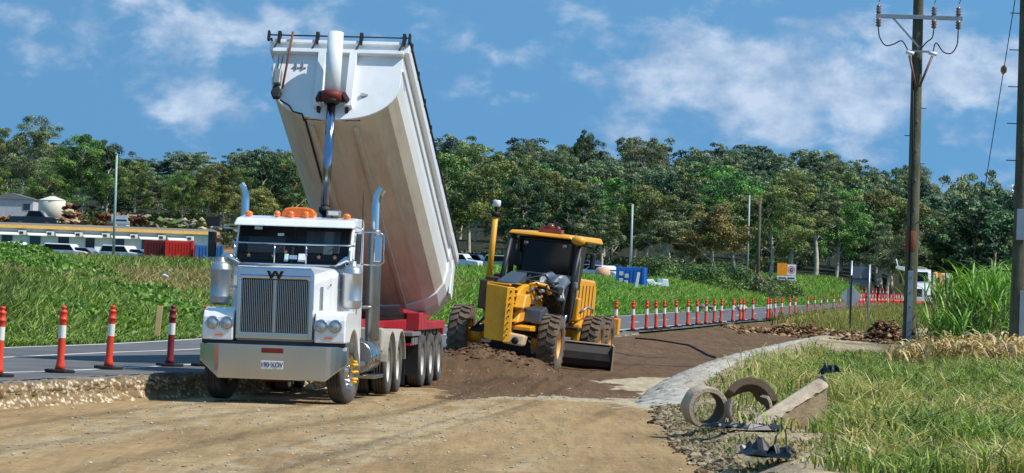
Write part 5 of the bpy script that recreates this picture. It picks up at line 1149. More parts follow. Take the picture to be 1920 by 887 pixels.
for px, py, d, s, lb in ((1255,528,215,.45,'tan boulder at the edge of the field right of the white trailer'),(1318,531,216,.35,'grey boulder in the green field'),(1378,528,216,.25,'small white rock beside the pale boulder'),(1392,530,216,.48,'large pale boulder left of the dark timber pole'),(1335,534,214,.35,'flat grey rock in the grass before the bushes')):
    q = X(px, py, d); o = rocks('boulder', np.array([[0,0,0.]]), np.array([s]), L3(*((176,160,132) if 'tan' in lb or 'pale' in lb else (190,186,176) if 'white' in lb else (110,106,96)))[None]); o.location = (q, d, zat(q, d)+.3); tag(o, lb, 'boulder'); sb = o.modifiers.new('s', 'SUBSURF'); sb.levels = sb.render_levels = 2
# ibis in the field
q = X(310, 492, 118); e = MB().ball((0,0,.38), .13, 12, (.8,1.7,.9)).tube([(0,-.15,.45),(0,-.24,.55),(0,-.22,.68),(0,-.28,.72)], [.06,.035,.03,.035], 8).cyl((0,-.28,.72),(0,-.42,.68),.014,.004,n=6).cyl((-.04,0,.3),(-.04,0,0),.01,n=6).cyl((.04,0,.3),(.04,0,0),.01,n=6).build('egret', whitep, None, M=Matrix.Translation((q, 118, zat(q, 118)+.45)) @ Matrix.Rotation(R(70), 4, 'Z') @ Matrix.Scale(.62, 4)); tag(e, 'white egret standing in the tall grass below the red container', 'bird')
# far right hillside
q = P(1898, 362, 800); e = empty('transmission_tower', (q.x, 800, q.z-6)); tag(e, 'small white antenna mast on the hill at the right edge', 'mast')
mb = MB().cyl((0,0,-2),(0,0,8),.25,n=8); mb.build('shaft', whitep, e); mb = MB()
for z in (2.2,4.6,7.4): mb.box(-1.5,1.5,-.2,.2,z,z+.5)
mb.build('antenna', whitep, e)
q = P(1860, 416, 700); e = empty('hill_house', (q.x, 700, q.z-2.2)); tag(e, 'pale roofed house among the trees at the right edge', 'house'); MB().box(-1.6,1.6,0,5,0,1.6).build('wall', mat('house_wall', lin(190,186,176), .7), e); MB().prism([(-.3,1.6),(2.5,2.6),(5.3,1.6)], -1.8, 1.8, 'yz').build('roof', mat('pale_roof', lin(170,190,210), .4), e)

# ---------------------------------------------------------------- concrete pipes and slab
conc = mat('old_concrete', lin(182,164,140), .9, var=.15, vscale=3, bump=.7, bscale=25, dirt=lin(92,74,58), dscale=2.5, damt=.6)
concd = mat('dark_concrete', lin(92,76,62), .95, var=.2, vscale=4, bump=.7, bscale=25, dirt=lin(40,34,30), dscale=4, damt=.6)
def pipe(name, r, th, l, M, m1, m2, label, a0=0, a1=2*math.pi, jag=0.0, n=44):
    mb = MB(); vs = []; k_ = 9; full = a1-a0 > 6.28; m = n if full else n+1; rn = random.Random(5)
    for i in range(m):
        t = a0+(a1-a0)*i/n; j = jag*(.5+.5*math.sin(t*5+1)+rn.random()*.3)
        prof = [(r,0),(r+.0,l*.3),(r,l-j),(r-.01,l-j),(r-th,l-j),(r-th,l*.5),(r-th,.0),(r-th+.01,-.005),(r-.01,-.005)]
        for (q, h) in prof: vs.append((q*math.cos(t), h, q*math.sin(t)))
    fs = []
    for i in range(n if full else n):
        j2 = (i+1) % m
        if not full and i+1 >= m: break
        for q in range(k_): q2 = (q+1) % k_; fs.append((i*k_+q, j2*k_+q, j2*k_+q2, i*k_+q2))
    mb.add(vs, fs, False)
    if not full: mb.add(vs[:k_], [tuple(range(k_))]); mb.add(vs[-k_:], [tuple(range(k_))])
    o = mb.build(name, m1, None, 0, M=M); o.data.materials.append(m2)
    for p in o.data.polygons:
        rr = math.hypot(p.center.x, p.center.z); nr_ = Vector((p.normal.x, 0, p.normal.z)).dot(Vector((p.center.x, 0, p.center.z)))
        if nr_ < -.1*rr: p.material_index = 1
    tag(o, label, 'pipe'); return o
d1 = 49.0; q = P(1326, 766, d1)
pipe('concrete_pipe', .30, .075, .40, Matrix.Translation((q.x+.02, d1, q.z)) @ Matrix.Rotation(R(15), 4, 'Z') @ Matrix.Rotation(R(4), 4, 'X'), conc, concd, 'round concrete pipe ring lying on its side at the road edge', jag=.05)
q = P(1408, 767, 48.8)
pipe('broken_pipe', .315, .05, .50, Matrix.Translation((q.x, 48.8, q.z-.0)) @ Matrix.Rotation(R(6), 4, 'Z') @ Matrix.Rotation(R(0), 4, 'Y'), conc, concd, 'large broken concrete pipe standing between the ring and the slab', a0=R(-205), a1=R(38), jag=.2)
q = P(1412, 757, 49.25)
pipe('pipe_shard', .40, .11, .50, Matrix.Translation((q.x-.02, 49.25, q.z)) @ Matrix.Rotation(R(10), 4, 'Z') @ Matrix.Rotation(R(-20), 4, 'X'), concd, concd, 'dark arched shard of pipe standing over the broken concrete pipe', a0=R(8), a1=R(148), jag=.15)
# slab tilted: long beam edge on, with broad face behind
def slabpt(px, py, d): v = P(px, py, d); return v
A0 = slabpt(1392, 800, 48.4); A1 = slabpt(1540, 706, 49.5); B1 = slabpt(1552, 724, 49.3); B0 = slabpt(1428, 805, 48.2)
C0 = slabpt(1428, 812, 48.7); C1 = slabpt(1548, 806, 49.9)
th = Vector((0.03, .16, 0.02))
beam = MB(); nseg = 16; vs = []
rn = random.Random(8)
for i in range(nseg+1):
    f = i/nseg; a = A0.lerp(A1, f); b2 = B0.lerp(B1, f); jg = Vector((0, 0, rn.uniform(-.025, .025)))
    for v in (a, a.lerp(b2, .5)+Vector((0,-.04,0)), b2+jg, b2+jg+th, a+th): vs.append(v)
fs = []
for i in range(nseg):
    for k in range(5): k2 = (k+1) % 5; fs.append((i*5+k, (i+1)*5+k, (i+1)*5+k2, i*5+k2))
beam.add(vs, fs); beam.add(vs[:5], [(0,1,2,3,4)]); beam.add(vs[-5:], [(0,1,2,3,4)])
bo = beam.build('concrete_beam', conc, None, .008); tag(bo, 'long pale concrete beam leaning up to the right with a black cap', 'beam')
def ln(a, b2, f): return a.lerp(b2, f)
sl = MB().hexa([B0+Vector((0,.04,-.02)), C1, C1+Vector((0,.12,0)), B0+Vector((0,.16,-.02)), B0+Vector((.02,.04,.02)), B1+Vector((0,.06,-.02)), B1+Vector((0,.18,-.02)), B0+Vector((.02,.16,.02))]).build('concrete_slab', mat('slab_concrete', lin(176,152,124), .95, var=.18, vscale=2.5, bump=.6, bscale=18, dirt=lin(120,96,72), dscale=1.8, damt=.6), None, .01); tag(sl, 'broad cracked tan concrete slab standing behind the leaning beam', 'slab')
plast = mat('black_plastic_sheet', lin(16,18,22), .42, var=.4, vscale=9)
def crumple(name, pts, w_, label, parent=None, seed=1, amp=.06, n=26, m=8, mt=plast, thick=.0):
    rn = np.random.default_rng(seed); pts = [Vector(p) for p in pts]; V = []
    for i in range(n):
        f = i/(n-1)*(len(pts)-1); k = min(int(f), len(pts)-2); c = pts[k].lerp(pts[k+1], f-k); tdir = (pts[min(k+1, len(pts)-1)]-pts[k]).normalized(); sd = Vector((-tdir.y, tdir.x, 0)).normalized()
        ww = w_*(.55+.6*rn.random())*math.sin(math.pi*(i+.6)/(n+.2))**.5
        for j in range(m): t_ = j/(m-1)-.5; V.append(c+sd*ww*t_+Vector((0,0,.02+amp*4.5*abs(float(vn(np.array([i*.8+seed*9.]), np.array([j*1.1]))[0])-.25)*(1-abs(t_)*1.3)*math.sin(math.pi*(i+.5)/n)**.5)))
    fs = [(i*m+j, (i+1)*m+j, (i+1)*m+j+1, i*m+j+1) for i in range(n-1) for j in range(m-1)]
    o = MB().add(V, fs, False).build(name, mt, parent); sm_ = o.modifiers.new('s', 'SOLIDIFY'); sm_.thickness = .006
    if label: tag(o, label, 'plastic sheet')
    return o
g0 = lambda px, py, z=.2: G(px, py, z)
crumple('plastic_sheet', [g0(1315,802),g0(1370,806),g0(1420,809),g0(1475,806)], .55, 'crumpled black plastic strip on the ground beneath the pipes', seed=2, amp=.05, n=40)
crumple('plastic_sheet', [g0(1398,852),g0(1420,856),g0(1450,862),g0(1486,862)], .55, 'small crumpled black plastic bag on bare earth below the pipes', seed=4, amp=.10, n=24)
crumple('beam_cap', [A1+Vector((-.02,0,.0)), A1+Vector((.10,.05,.05)), A1+Vector((.27,.1,.05))], .42, None, bo, seed=6, amp=.06, n=14, m=7)
# black cord trailing over the brown soil
def cord(pts, label, z=.03, r=.022):
    P_ = [G(a, b2, 0) for a, b2 in pts]; P_ = [Vector((p.x, p.y, zat(p.x, p.y)+z)) for p in P_]; P2 = []
    for i in range(len(P_)-1):
        for k in range(8): q = P_[i].lerp(P_[i+1], k/8); P2.append((q.x, q.y, zat(q.x, q.y)+z))
    o = MB().tube(P2, r, 6).build('black_pipe', blk); tag(o, label, 'irrigation pipe')
cord([(1190,652),(1240,654),(1290,656),(1318,662),(1345,672)], 'thin black poly pipe lying across the brown soil', r=.03)
cord([(1236,728),(1262,708),(1300,704),(1306,698),(1330,706)], 'short black poly pipe looping over the concrete kerb', r=.02)
# ---------------------------------------------------------------- trees
def quads_leaf(c, size, n, spread, rng, droop=.3, asp=.6):
    """n leaf quads round centres c (m,3) with radii spread"""
    m = len(c); k = rng.integers(0, m, n); v = rng.normal(0, 1, (n, 3)); v /= np.linalg.norm(v, axis=1)[:, None]; rr = .45+.6*rng.random(n)**.6; v[:, 2] = np.where((v[:, 2] < -.2)&(rng.random(n) < .6), -v[:, 2], v[:, 2])
    pos = c[k]+v*(rr*spread[k])[:, None]*np.array([1, 1, .72])
    nn_ = v+rng.normal(0, .42, (n, 3)); a = np.cross(nn_, rng.normal(0, 1, (n, 3))); a /= np.linalg.norm(a, axis=1)[:, None]+1e-9
    b = np.cross(nn_, a); b /= np.linalg.norm(b, axis=1)[:, None]+1e-9
    s = size*(.6+.8*rng.random(n))[:, None]; A = a*s*.5; B = b*s*.5*asp
    V = np.stack([pos-A, pos+B, pos+A, pos-B], 1); return V.reshape(-1, 3), np.arange(n*4).reshape(n, 4), k
def tubes_np(paths, n=6):
    VV = []; FF = []; off = 0
    for pts, rs in paths:
        pts = np.array(pts, float); m = len(pts); d = np.gradient(pts, axis=0); d /= np.linalg.norm(d, axis=1)[:, None]+1e-9
        a = np.cross(d, [0.13, .99, 0.05]); a /= np.linalg.norm(a, axis=1)[:, None]+1e-9; b = np.cross(a, d); t = np.arange(n)*2*np.pi/n
        V = pts[:, None]+(a[:, None]*np.cos(t)[None, :, None]+b[:, None]*np.sin(t)[None, :, None])*np.array(rs)[:, None, None]
        VV.append(V.reshape(-1, 3)); i = np.arange(m-1)[:, None]*n; k = np.arange(n)[None]; k2 = (k+1) % n
        FF.append(np.stack([i+k, i+k2, i+n+k2, i+n+k], -1).reshape(-1, 4)+off); off += m*n
    return np.concatenate(VV), np.concatenate(FF)
PAL = {'olive': [(96,104,52),(78,90,42),(118,120,66),(62,76,36)], 'green': [(70,100,44),(86,116,48),(52,80,36),(104,128,60)], 'grey': [(98,108,74),(82,92,60),(118,124,86),(70,80,52)], 'dark': [(44,66,40),(56,78,46),(36,54,34),(70,90,54)], 'rust': [(118,108,58),(98,96,50),(130,114,66),(78,84,42)]}
def tree_arrays(seed, kind, H_=14.0, W_=8.0, nleaf=9000, leaf=.215, clear=.35, nb=9, dens=26, open_=0.0):
    rng = np.random.default_rng(seed); paths = []; cen = []; rad = []
    lean = rng.normal(0, .04, 2); tr_h = H_*.72; tp = []
    for i in range(8): f = i/7; tp.append((lean[0]*H_*f*f+.15*math.sin(f*5+seed), lean[1]*H_*f*f, tr_h*f-.3))
    r0 = H_*.016+.06; paths.append((tp, [r0*(1-.72*i/7)+.02 for i in range(8)]))
    for b in range(nb):
        f = clear+(.95-clear)*(b+rng.random())/nb; f = min(f, .99); i = f*7; k = int(i); base = np.array(tp[k])*(1-(i-k))+np.array(tp[min(k+1, 7)])*(i-k)
        az = b*2.4+rng.random()*1.2; ln_ = W_*.5*(.55+.55*rng.random())*(1-.45*max(0, f-.6)/.4); up = H_*(.10+.16*rng.random()); pts = [base]
        for q in range(1, 5): g = q/4; pts.append(base+np.array([math.cos(az)*ln_*g+rng.normal(0, .12), math.sin(az)*ln_*g+rng.normal(0, .12), up*g**.8+rng.normal(0, .1)]))
        rb = r0*.42*(1-f*.4); paths.append((pts, [rb, rb*.75, rb*.55, rb*.4, rb*.22]))
        for q in (2, 3, 4):
            p = pts[q]
            for s in range(3): cc = p+rng.normal(0, .75, 3)+np.array([0, 0, .35]); cen.append(cc); rad.append((.50+.42*rng.random())*W_/8*(1.15 if q == 4 else .95)); paths.append(([p, (p+cc)/2+rng.normal(0, .08, 3), cc], [rb*.25, rb*.18, rb*.08]))
    top = np.array(tp[-1])
    for s in range(11): cc = top+np.array([rng.normal(0, W_*.12), rng.normal(0, W_*.12), H_*(.06+.19*rng.random())]); cen.append(cc); rad.append((.55+.4*rng.random())*W_/8); paths.append(([top, (top+cc)/2, cc], [r0*.2, r0*.12, r0*.05]))
    cen = np.array(cen); rad = np.array(rad)
    if open_: keep = rng.random(len(cen)) > open_; cen = cen[keep]; rad = rad[keep]
    LV, LF, k = quads_leaf(cen, leaf, nleaf, rad, rng)
    pal = np.array([L3(*c) for c in PAL[kind]]); ck = rng.integers(0, len(pal), len(cen)); cb = .65+.7*rng.random(len(cen))
    LC = 1.4*pal[ck[k]]*cb[k][:, None]*(.75+.5*rng.random((len(k), 1)))
    TV, TF = tubes_np(paths, 6); zt = max(LV[:, 2].max(), .1)
    return dict(LV=LV, LF=LF, LC=LC, TV=TV, TF=TF, h=zt)
leaf_m = leafmat('leaves', .12, .5, objvar=.4); bark = mat('pale_bark', lin(190,180,160), .9, var=.3, vscale=1.2, dirt=lin(80,70,60), dscale=2, damt=.6)
PR = {}
def proto_mesh(key, **k):
    a = tree_arrays(**k); o = npmesh('crown', a['LV'], a['LF'], leaf_m, a['LC']); t_ = npmesh('trunk', a['TV'], a['TF'], bark, smooth=True)
    bpy.data.objects.remove(o); bpy.data.objects.remove(t_)
    PR[key] = (bpy.data.meshes[-1], a)
def make_proto(key, **k):
    a = tree_arrays(**k); o = npmesh('crown', a['LV'], a['LF'], leaf_m, a['LC']); t_ = npmesh('trunk', a['TV'], a['TF'], bark, smooth=True)
    PR[key] = (o.data, t_.data, a['h']); bpy.data.objects.remove(o); bpy.data.objects.remove(t_)
make_proto('tall', seed=1, kind='olive', H_=16, W_=8.5, nleaf=20000, clear=.42, nb=10, open_=.12)
make_proto('round', seed=2, kind='green', H_=12, W_=9, nleaf=22000, clear=.28, nb=11)
make_proto('airy', seed=3, kind='grey', H_=15, W_=9, nleaf=16000, clear=.38, nb=11, open_=.15)
make_proto('dark', seed=4, kind='dark', H_=12, W_=7.5, nleaf=20000, clear=.25, nb=10)
make_proto('olive', seed=5, kind='olive', H_=12, W_=9, nleaf=20000, clear=.36, nb=10, open_=.08)
make_proto('thin', seed=6, kind='grey', H_=12, W_=6.5, nleaf=12000, clear=.5, nb=8, open_=.2)
make_proto('rusty', seed=9, kind='rust', H_=9, W_=8, nleaf=15000, clear=.3, nb=10)
def tree(px, pyt, d, key, label, name='gum_tree', cat='tree', group='trees at the front of the wood', wide=1.0, zoff=0.0):
    t_ = P(px, pyt, d); z0 = zat(t_.x, d)+zoff; h = t_.z-z0; cm, tm, ph = PR[key]; s = h/ph
    e = empty(name, (t_.x, d, z0), random.random()*6.28); e.scale = (s*wide, s*wide, s); tag(e, label, cat, group)
    for nm, me in (('crown', cm), ('trunk', tm)): o = bpy.data.objects.new(nm, me); link(o, e)
T = [
 (42,214,392,'airy','tallest airy gum tree at the far left edge above the shed',1.0),
 (-20,300,372,'round','green tree cut by the left edge beside the shed',1.1),
 (8,235,410,'tall','tall gum tree leaning behind the far left shed',.9),
 (88,318,362,'round','spreading low green tree right over the cream tank',1.15),
 (158,250,385,'round','big rounded dark green tree left of the slender pole',1.0),
 (205,262,392,'dark','dense green tree touching the slender pole from the left',.9),
 (255,300,378,'olive','olive gum just right of the slender pole',1.0),
 (302,322,374,'thin','thin grey gum above the middle of the white building',1.2),
 (345,318,372,'round','green gum above the right half of the white building',.9),
 (398,306,376,'olive','olive gum above the blue container',1.1),
 (445,312,380,'round','green gum behind the left exhaust stack',1.1),
 (495,280,390,'dark','dark leafy tree touching the left edge of the raised tipper body',1.1),
 (548,282,395,'olive','olive tree mostly hidden by the raised tipper body',1.0),
 (470,352,360,'rusty','brownish green low tree behind the truck beacon',1.1),
 (838,284,388,'round','green tree touching the right edge of the raised tipper body',1.0),
 (884,268,395,'tall','tall olive gum above the grader mast',1.0),
 (930,300,380,'olive','olive gum left of the grader beacon',1.1),
 (985,330,372,'dark','dark low tree right behind the grader cab roof',1.1),
 (1040,318,385,'olive','olive gum above the grader beacon',1.1),
 (1092,352,376,'dark','dark tree between the grader roof and the slender pole',1.3),
 (1130,400,345,'thin','small grey gum behind the grader engine',1.3),
 (1152,330,388,'round','green gum left of the pole behind the blue container',1.0),
 (1215,345,378,'olive','olive gum right of the pole behind the blue container',1.1),
 (1262,392,352,'thin','short grey gum behind the white trailer',1.5),
 (1285,330,385,'dark','dark dense gum above the green bushes',1.0),
 (1340,380,356,'rusty','rusty brown crowned tree left of the two thin poles',1.25),
 (1380,318,392,'round','green gum behind the two thin poles',1.1),
 (1452,345,380,'olive','olive gum with bare pale limbs right of the timber pole',1.1),
 (1490,318,400,'tall','tall gum above the orange roadworks sign',1.1),
 (1535,350,420,'thin','thin grey gum with pale trunk left of the grey sign',1.3),
 (1575,352,430,'round','green gum directly above the grey sign back',1.0),
 (1618,390,440,'dark','dark low gum behind the right post of the grey sign',1.2),
 (1655,352,450,'olive','olive gum left of the near power pole',1.2),
 (1668,420,425,'airy','grey bare limbed tree at the foot of the wood left of the near power pole',1.2),
 (1735,392,455,'airy','grey green gum right of the near power pole above the far truck',1.3),
 (1790,400,470,'olive','olive gum above the sugar cane clump',1.2),
 (1840,410,480,'thin','grey gum between the cane and the second power pole',1.4),
 (1900,400,480,'round','green gum behind the second power pole',1.2),
]
T += [(1101,243,600,'dark','narrow dark pine like tree poking above the skyline right of the grader',.62),(1086,258,598,'dark','smaller dark pointed tree left of the narrow pine like tree',.5),
 (1228,256,600,'airy','open crowned gum rising above the skyline over the white trailer',1.0),(1001,262,595,'airy','small round airy gum above the skyline over the grader roof',.8),
 (1052,270,590,'airy','pale airy gum on the skyline left of the narrow pine like tree',.7),(1548,286,610,'airy','airy gum on the skyline above the grey sign',1.0),(1380,280,620,'airy','airy gum on the skyline above the rusty brown tree',1.0),(1700,308,640,'airy','airy gum on the skyline touching the near power pole',1.0)]
for px, pyt, d, key, lb, wd in T: tree(px, pyt, d, key, lb, wide=wd)
# the wood behind, reading as one mass
sky_px = [-60,0,60,110,150,200,240,290,330,400,450,500,560,700,820,880,930,990,1010,1060,1100,1130,1165,1200,1240,1262,1300,1330,1400,1480,1530,1580,1630,1690,1740,1765,1790,1850,1920,2000]
sky_py = [250,240,260,275,262,262,282,300,298,300,296,285,275,275,276,266,268,264,284,282,252,272,286,262,276,298,288,282,288,286,296,290,308,312,326,342,342,328,336,335]
protoL = [tree_arrays(seed=20+i, kind=k, H_=12, W_=w_, nleaf=5600, leaf=.34, clear=c_, nb=8, open_=o_) for i, (k, w_, c_, o_) in enumerate([('olive',8,.35,.1),('green',8.5,.3,.05),('grey',8,.45,.25),('dark',7,.3,.05),('olive',9,.4,.2),('grey',7,.4,.15)])]
LV = []; LF = []; LC = []; TV = []; TF = []; lo = to = 0; rn = np.random.default_rng(11)
def addst(px, pyt, d, pi, wide=1.0, cmul=1.0, blue=0.0):
    global lo, to
    t_ = P(px, pyt, d); z0 = zat(t_.x, d); h = max(t_.z-z0, 5.0); z0 = t_.z-h; a = protoL[pi]; s = h/a['h']; sw = wide*min(max(s, .8), 1.5); an = rn.random()*6.28; ca, sa = math.cos(an), math.sin(an)
    def tf(V): return np.stack([(V[:, 0]*ca-V[:, 1]*sa)*sw+t_.x, (V[:, 0]*sa+V[:, 1]*ca)*sw+d, V[:, 2]*s+z0], -1)
    LV.append(tf(a['LV'])); LF.append(a['LF']+lo); lo += len(a['LV']); c = a['LC']*cmul*(.8+.4*rn.random()); c = c*(1-blue)+np.array([[.19,.24,.27]])*blue; LC.append(c)  # distance haze is mixed into the leaf colour of the far rows
    TV.append(tf(a['TV'])); TF.append(a['TF']+to); to += len(a['TV'])
px = -70.0
while px < 2010:
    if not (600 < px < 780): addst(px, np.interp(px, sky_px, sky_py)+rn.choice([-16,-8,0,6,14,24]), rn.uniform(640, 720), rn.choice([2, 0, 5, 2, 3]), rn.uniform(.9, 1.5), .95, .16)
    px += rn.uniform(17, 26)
px = -70.0
while px < 2010:
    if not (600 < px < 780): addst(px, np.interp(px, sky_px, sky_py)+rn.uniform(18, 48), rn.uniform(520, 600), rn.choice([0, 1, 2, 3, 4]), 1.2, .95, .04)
    px += rn.uniform(20, 30)
px = -70.0
while px < 2010:
    if not (600 < px < 780):
        addst(px, np.interp(px, sky_px, sky_py)+rn.uniform(40, 100), rn.uniform(440, 500), rn.choice([0, 1, 3, 4]), 1.15)
    px += rn.uniform(24, 36)
o = npmesh('woodland', np.concatenate(LV), np.concatenate(LF), leaf_m, np.concatenate(LC)); tag(o, 'dense eucalypt wood covering the low hill behind the front trees', 'woodland', kind='stuff')
tr_o = npmesh('woodland_trunks', np.concatenate(TV), np.concatenate(TF), bark, smooth=True, parent=o); tag(tr_o, kind='stuff')
# hoop-pine like dark cone and understorey bushes
def bush(px, pyt, d, w_, h, kind, label, n=5000, leaf=.22, name='bush', grp_='bushes before the wood'):
    x_ = X(px, pyt, d); z0 = zat(x_, d); rng = np.random.default_rng(int(px)+int(d)); m = 26; c = np.stack([rng.normal(0, w_*.28, m), rng.normal(0, w_*.2, m), rng.random(m)*h*.75+.2], -1); c[:, 2] *= np.clip(1-(c[:, 0]/(w_*.62))**2, .25, 1)
    V, Fq, k = quads_leaf(c, leaf, n, np.full(m, .22*h+.12*w_), rng, .1, .5); V[:, 2] = np.maximum(V[:, 2], .02); pal = np.array([L3(*q) for q in PAL[kind]]); ck = rng.integers(0, len(pal), m); C = pal[ck[k]]*(.7+.6*rng.random((n, 1)))*(.8+.4*rng.random(m))[k][:, None]
    e = empty(name, (x_, d, z0)); tag(e, label, 'bush', grp_); npmesh('foliage', V, Fq, leaf_m, C, e); sv_, sf = tubes_np([([(0,0,-.1),(rng.normal(0,.2),0,h*.3),(rng.normal(0,w_*.2),0,h*.6)], [.06,.05,.02]) for _ in range(6)]); npmesh('stems', sv_, sf, bark, parent=e)
bush(1255, 455, 330, 6, 3.2, 'dark', 'dark green shrub mass right of the blue container')
bush(1300, 488, 270, 6, 1.9, 'green', 'bright green bush behind the boulders, left one')
bush(1352, 488, 275, 7, 2.2, 'green', 'broad green bush between the boulders and the timber pole')
bush(1440, 500, 300, 6, 1.8, 'green', 'low green bush behind the orange roadworks sign')
bush(1405, 492, 285, 4, 1.9, 'grey', 'pale grey green shrub touching the timber pole foot')
bush(1225, 490, 300, 5, 2.4, 'olive', 'olive shrub behind the white trailer')
for i, px in enumerate(range(150, 600, 34)): pass
LVb = []; LCb = []
# undergrowth beneath the front trees (one mass)
n = 130000; u = rn.uniform(-.17, .17, n); d_ = np.maximum(far_d(u)+150, 352)+rn.random(n)*60; x = u*d_; hh = 2.2*fbm(x*.08+9, d_*.05, 3)*rn.random(n); z = height(x, d_)+hh
keep = ~((u < -.085)&(d_ < 372)); x = x[keep]; d_ = d_[keep]; z = z[keep]; n = len(x)
a = rn.normal(0, 1, (n, 3)); a /= np.linalg.norm(a, axis=1)[:, None]; b_ = np.cross(a, rn.normal(0, 1, (n, 3))); b_ /= np.linalg.norm(b_, axis=1)[:, None]; pos = np.stack([x, d_, z], -1)
V = np.stack([pos-a*.25, pos+b_*.12, pos+a*.25, pos-b_*.12], 1).reshape(-1, 3); C = np.array([L3(*q) for q in [(72,84,44),(96,92,54),(54,66,36)]])[rn.integers(0, 3, n)]*(.6+.7*rn.random((n, 1)))
tag(npmesh('undergrowth', V, np.arange(4*n).reshape(n, 4), leaf_m, C), 'low scrub and leaf litter under the gum trees', 'undergrowth', kind='stuff')

# ---------------------------------------------------------------- grass
grass_m = leafmat('grass_blades', .2, .55)
def blades(x, y, h, w_, col, name, label, zoff=0.0, bend=.45, tipdry=None):
    n = len(x); z = height(x, y)+zoff; az = rn.random(n)*6.28; dx = np.cos(az); dy = np.sin(az); bd_ = bend*(.3+rn.random(n)); h = h*(.55+.75*rn.random(n)); wd = w_*(.7+.6*rn.random(n)); px_ = -dy*wd/2; py_ = dx*wd/2
    pxr = rn.random(n)*6.28; px_ = np.cos(pxr)*wd/2; py_ = np.sin(pxr)*wd/2*.5
    b0 = np.stack([x-px_, y-py_, z-.03], -1); b1 = np.stack([x+px_, y+py_, z-.03], -1); mx_ = x+dx*h*bd_*.25; my = y+dy*h*bd_*.25
    m0 = np.stack([mx_-px_*.85, my-py_*.85, z+h*.6], -1); m1 = np.stack([mx_+px_*.85, my+py_*.85, z+h*.6], -1); tx = x+dx*h*bd_; ty = y+dy*h*bd_; tz = z+h*(1-.25*bd_)
    t0 = np.stack([tx-px_*.15, ty-py_*.15, tz], -1); t1 = np.stack([tx+px_*.15, ty+py_*.15, tz], -1)
    V = np.stack([b0, b1, m1, m0, t1, t0], 1).reshape(-1, 3); i = np.arange(n)[:, None]*6; Fq = np.concatenate([i+np.array([[0,1,2,3]]), i+np.array([[3,2,4,5]])], 1).reshape(-1, 4)
    o = npmesh(name, V, Fq, grass_m, np.repeat(col, 2, axis=0)); tag(o, label, 'grass', kind='stuff'); return o
def pick(pal, n, k=None): k = rn.integers(0, len(pal), n) if k is None else k; return np.array([L3(*q) for q in pal])[k]*(.7+.6*rn.random((n, 1)))
GR = [(134,156,66),(116,142,56),(160,176,90),(80,100,42),(60,82,34)]; DRY = [(190,174,112),(170,158,94),(206,192,136),(150,146,80)]
# right foreground
n = 330000; y = np.exp(rn.uniform(math.log(36), math.log(100), n)); u = rn.uniform(.035, .20, n); x = u*y
iv = inpoly(x, y, VERGE); dv, _ = dpoly(x, y, VL); pn = fbm(x*.55, y*.25, 4); pn2 = fbm(x*1.6+9, y*.9, 3)
bare = inpoly(x+(pn2-.5)*1.2, y+(pn-.5)*9, gl([(1270,735),(1345,690),(1425,660),(1500,642),(1600,634),(1700,646),(1700,672),(1560,662),(1510,682),(1450,702),(1500,730),(1580,750),(1592,850),(1540,868),(1590,880),(1640,930),(1600,990),(1380,990),(1250,800)], .2))
dens_ = np.clip((pn2-.40)*4, 0, 1)*.75+.22; dens_ = np.where(bare, .05*(pn2 > .5)+.25*(pn2 > .62), dens_); dens_ *= np.clip((dv-.6)/2, 0, 1); keep = iv&(rn.random(n) < dens_)
x = x[keep]; y = y[keep]; pn = pn[keep]; pn2 = pn2[keep]; n = len(x); short = inpoly(x, y, gl([(1500,700),(1560,662),(1700,676),(1760,700),(1700,730),(1560,722)], .25))
dryf = sstep(fbm(x*.7+30, y*.35, 4), .42, .62)*.6; dryf = np.where(short, .03, dryf); isd = rn.random(n) < dryf+.08
col = np.where(isd[:, None], pick(DRY, n), pick(GR, n)); hh = np.where(short, .17, .17+.30*np.clip(pn*1.6-.4, 0, 1)); hh = hh*(.8+.4*pn2)
blades(x, y, hh*(.8+.95*rn.random(n)), .016+.014*rn.random(n), col, 'verge_grass', 'green and straw coloured grass on the right verge', bend=1.1)
n = 26000; x = rn.uniform(2.0, 9.5, n); y = rn.uniform(38, 80, n); keep = inpoly(x, y, VERGE)&(fbm(x*1.3+4, y*.8, 3) > .46); x = x[keep]; y = y[keep]; n = len(x)
blades(x, y, np.full(n, .10), .02+.01*rn.random(n), pick([(176,160,118),(150,130,92),(120,112,64),(110,132,60)], n), 'dry_litter', 'low dead stalks and sparse tufts on the bare verge', bend=2.2)
# dry grass by the grey signs
n = 90000; poly = gl([(1440,606),(1470,580),(1580,572),(1690,566),(1790,566),(1860,590),(1700,618),(1600,622),(1520,618)], .3); xs0 = np.array(poly); x = rn.uniform(xs0[:, 0].min(), xs0[:, 0].max(), n); y = rn.uniform(xs0[:, 1].min(), xs0[:, 1].max(), n); keep = inpoly(x, y, poly)&(y < near_d(x/y)-.8); x = x[keep]; y = y[keep]; n = len(x)
f = sstep(fbm(x*.4, y*.1, 3), .4, .6); isd = rn.random(n) < .25+.4*f; blades(x, y, np.full(n, .55)+.4*fbm(x*.5, y*.12, 3), .035, np.where(isd[:, None], pick([(164,152,84),(142,138,70),(120,118,58)], n), pick([(96,112,48),(80,96,42),(116,122,56)], n)), 'dry_verge_grass', 'tall yellowing grass around the grey sign posts', bend=.6)
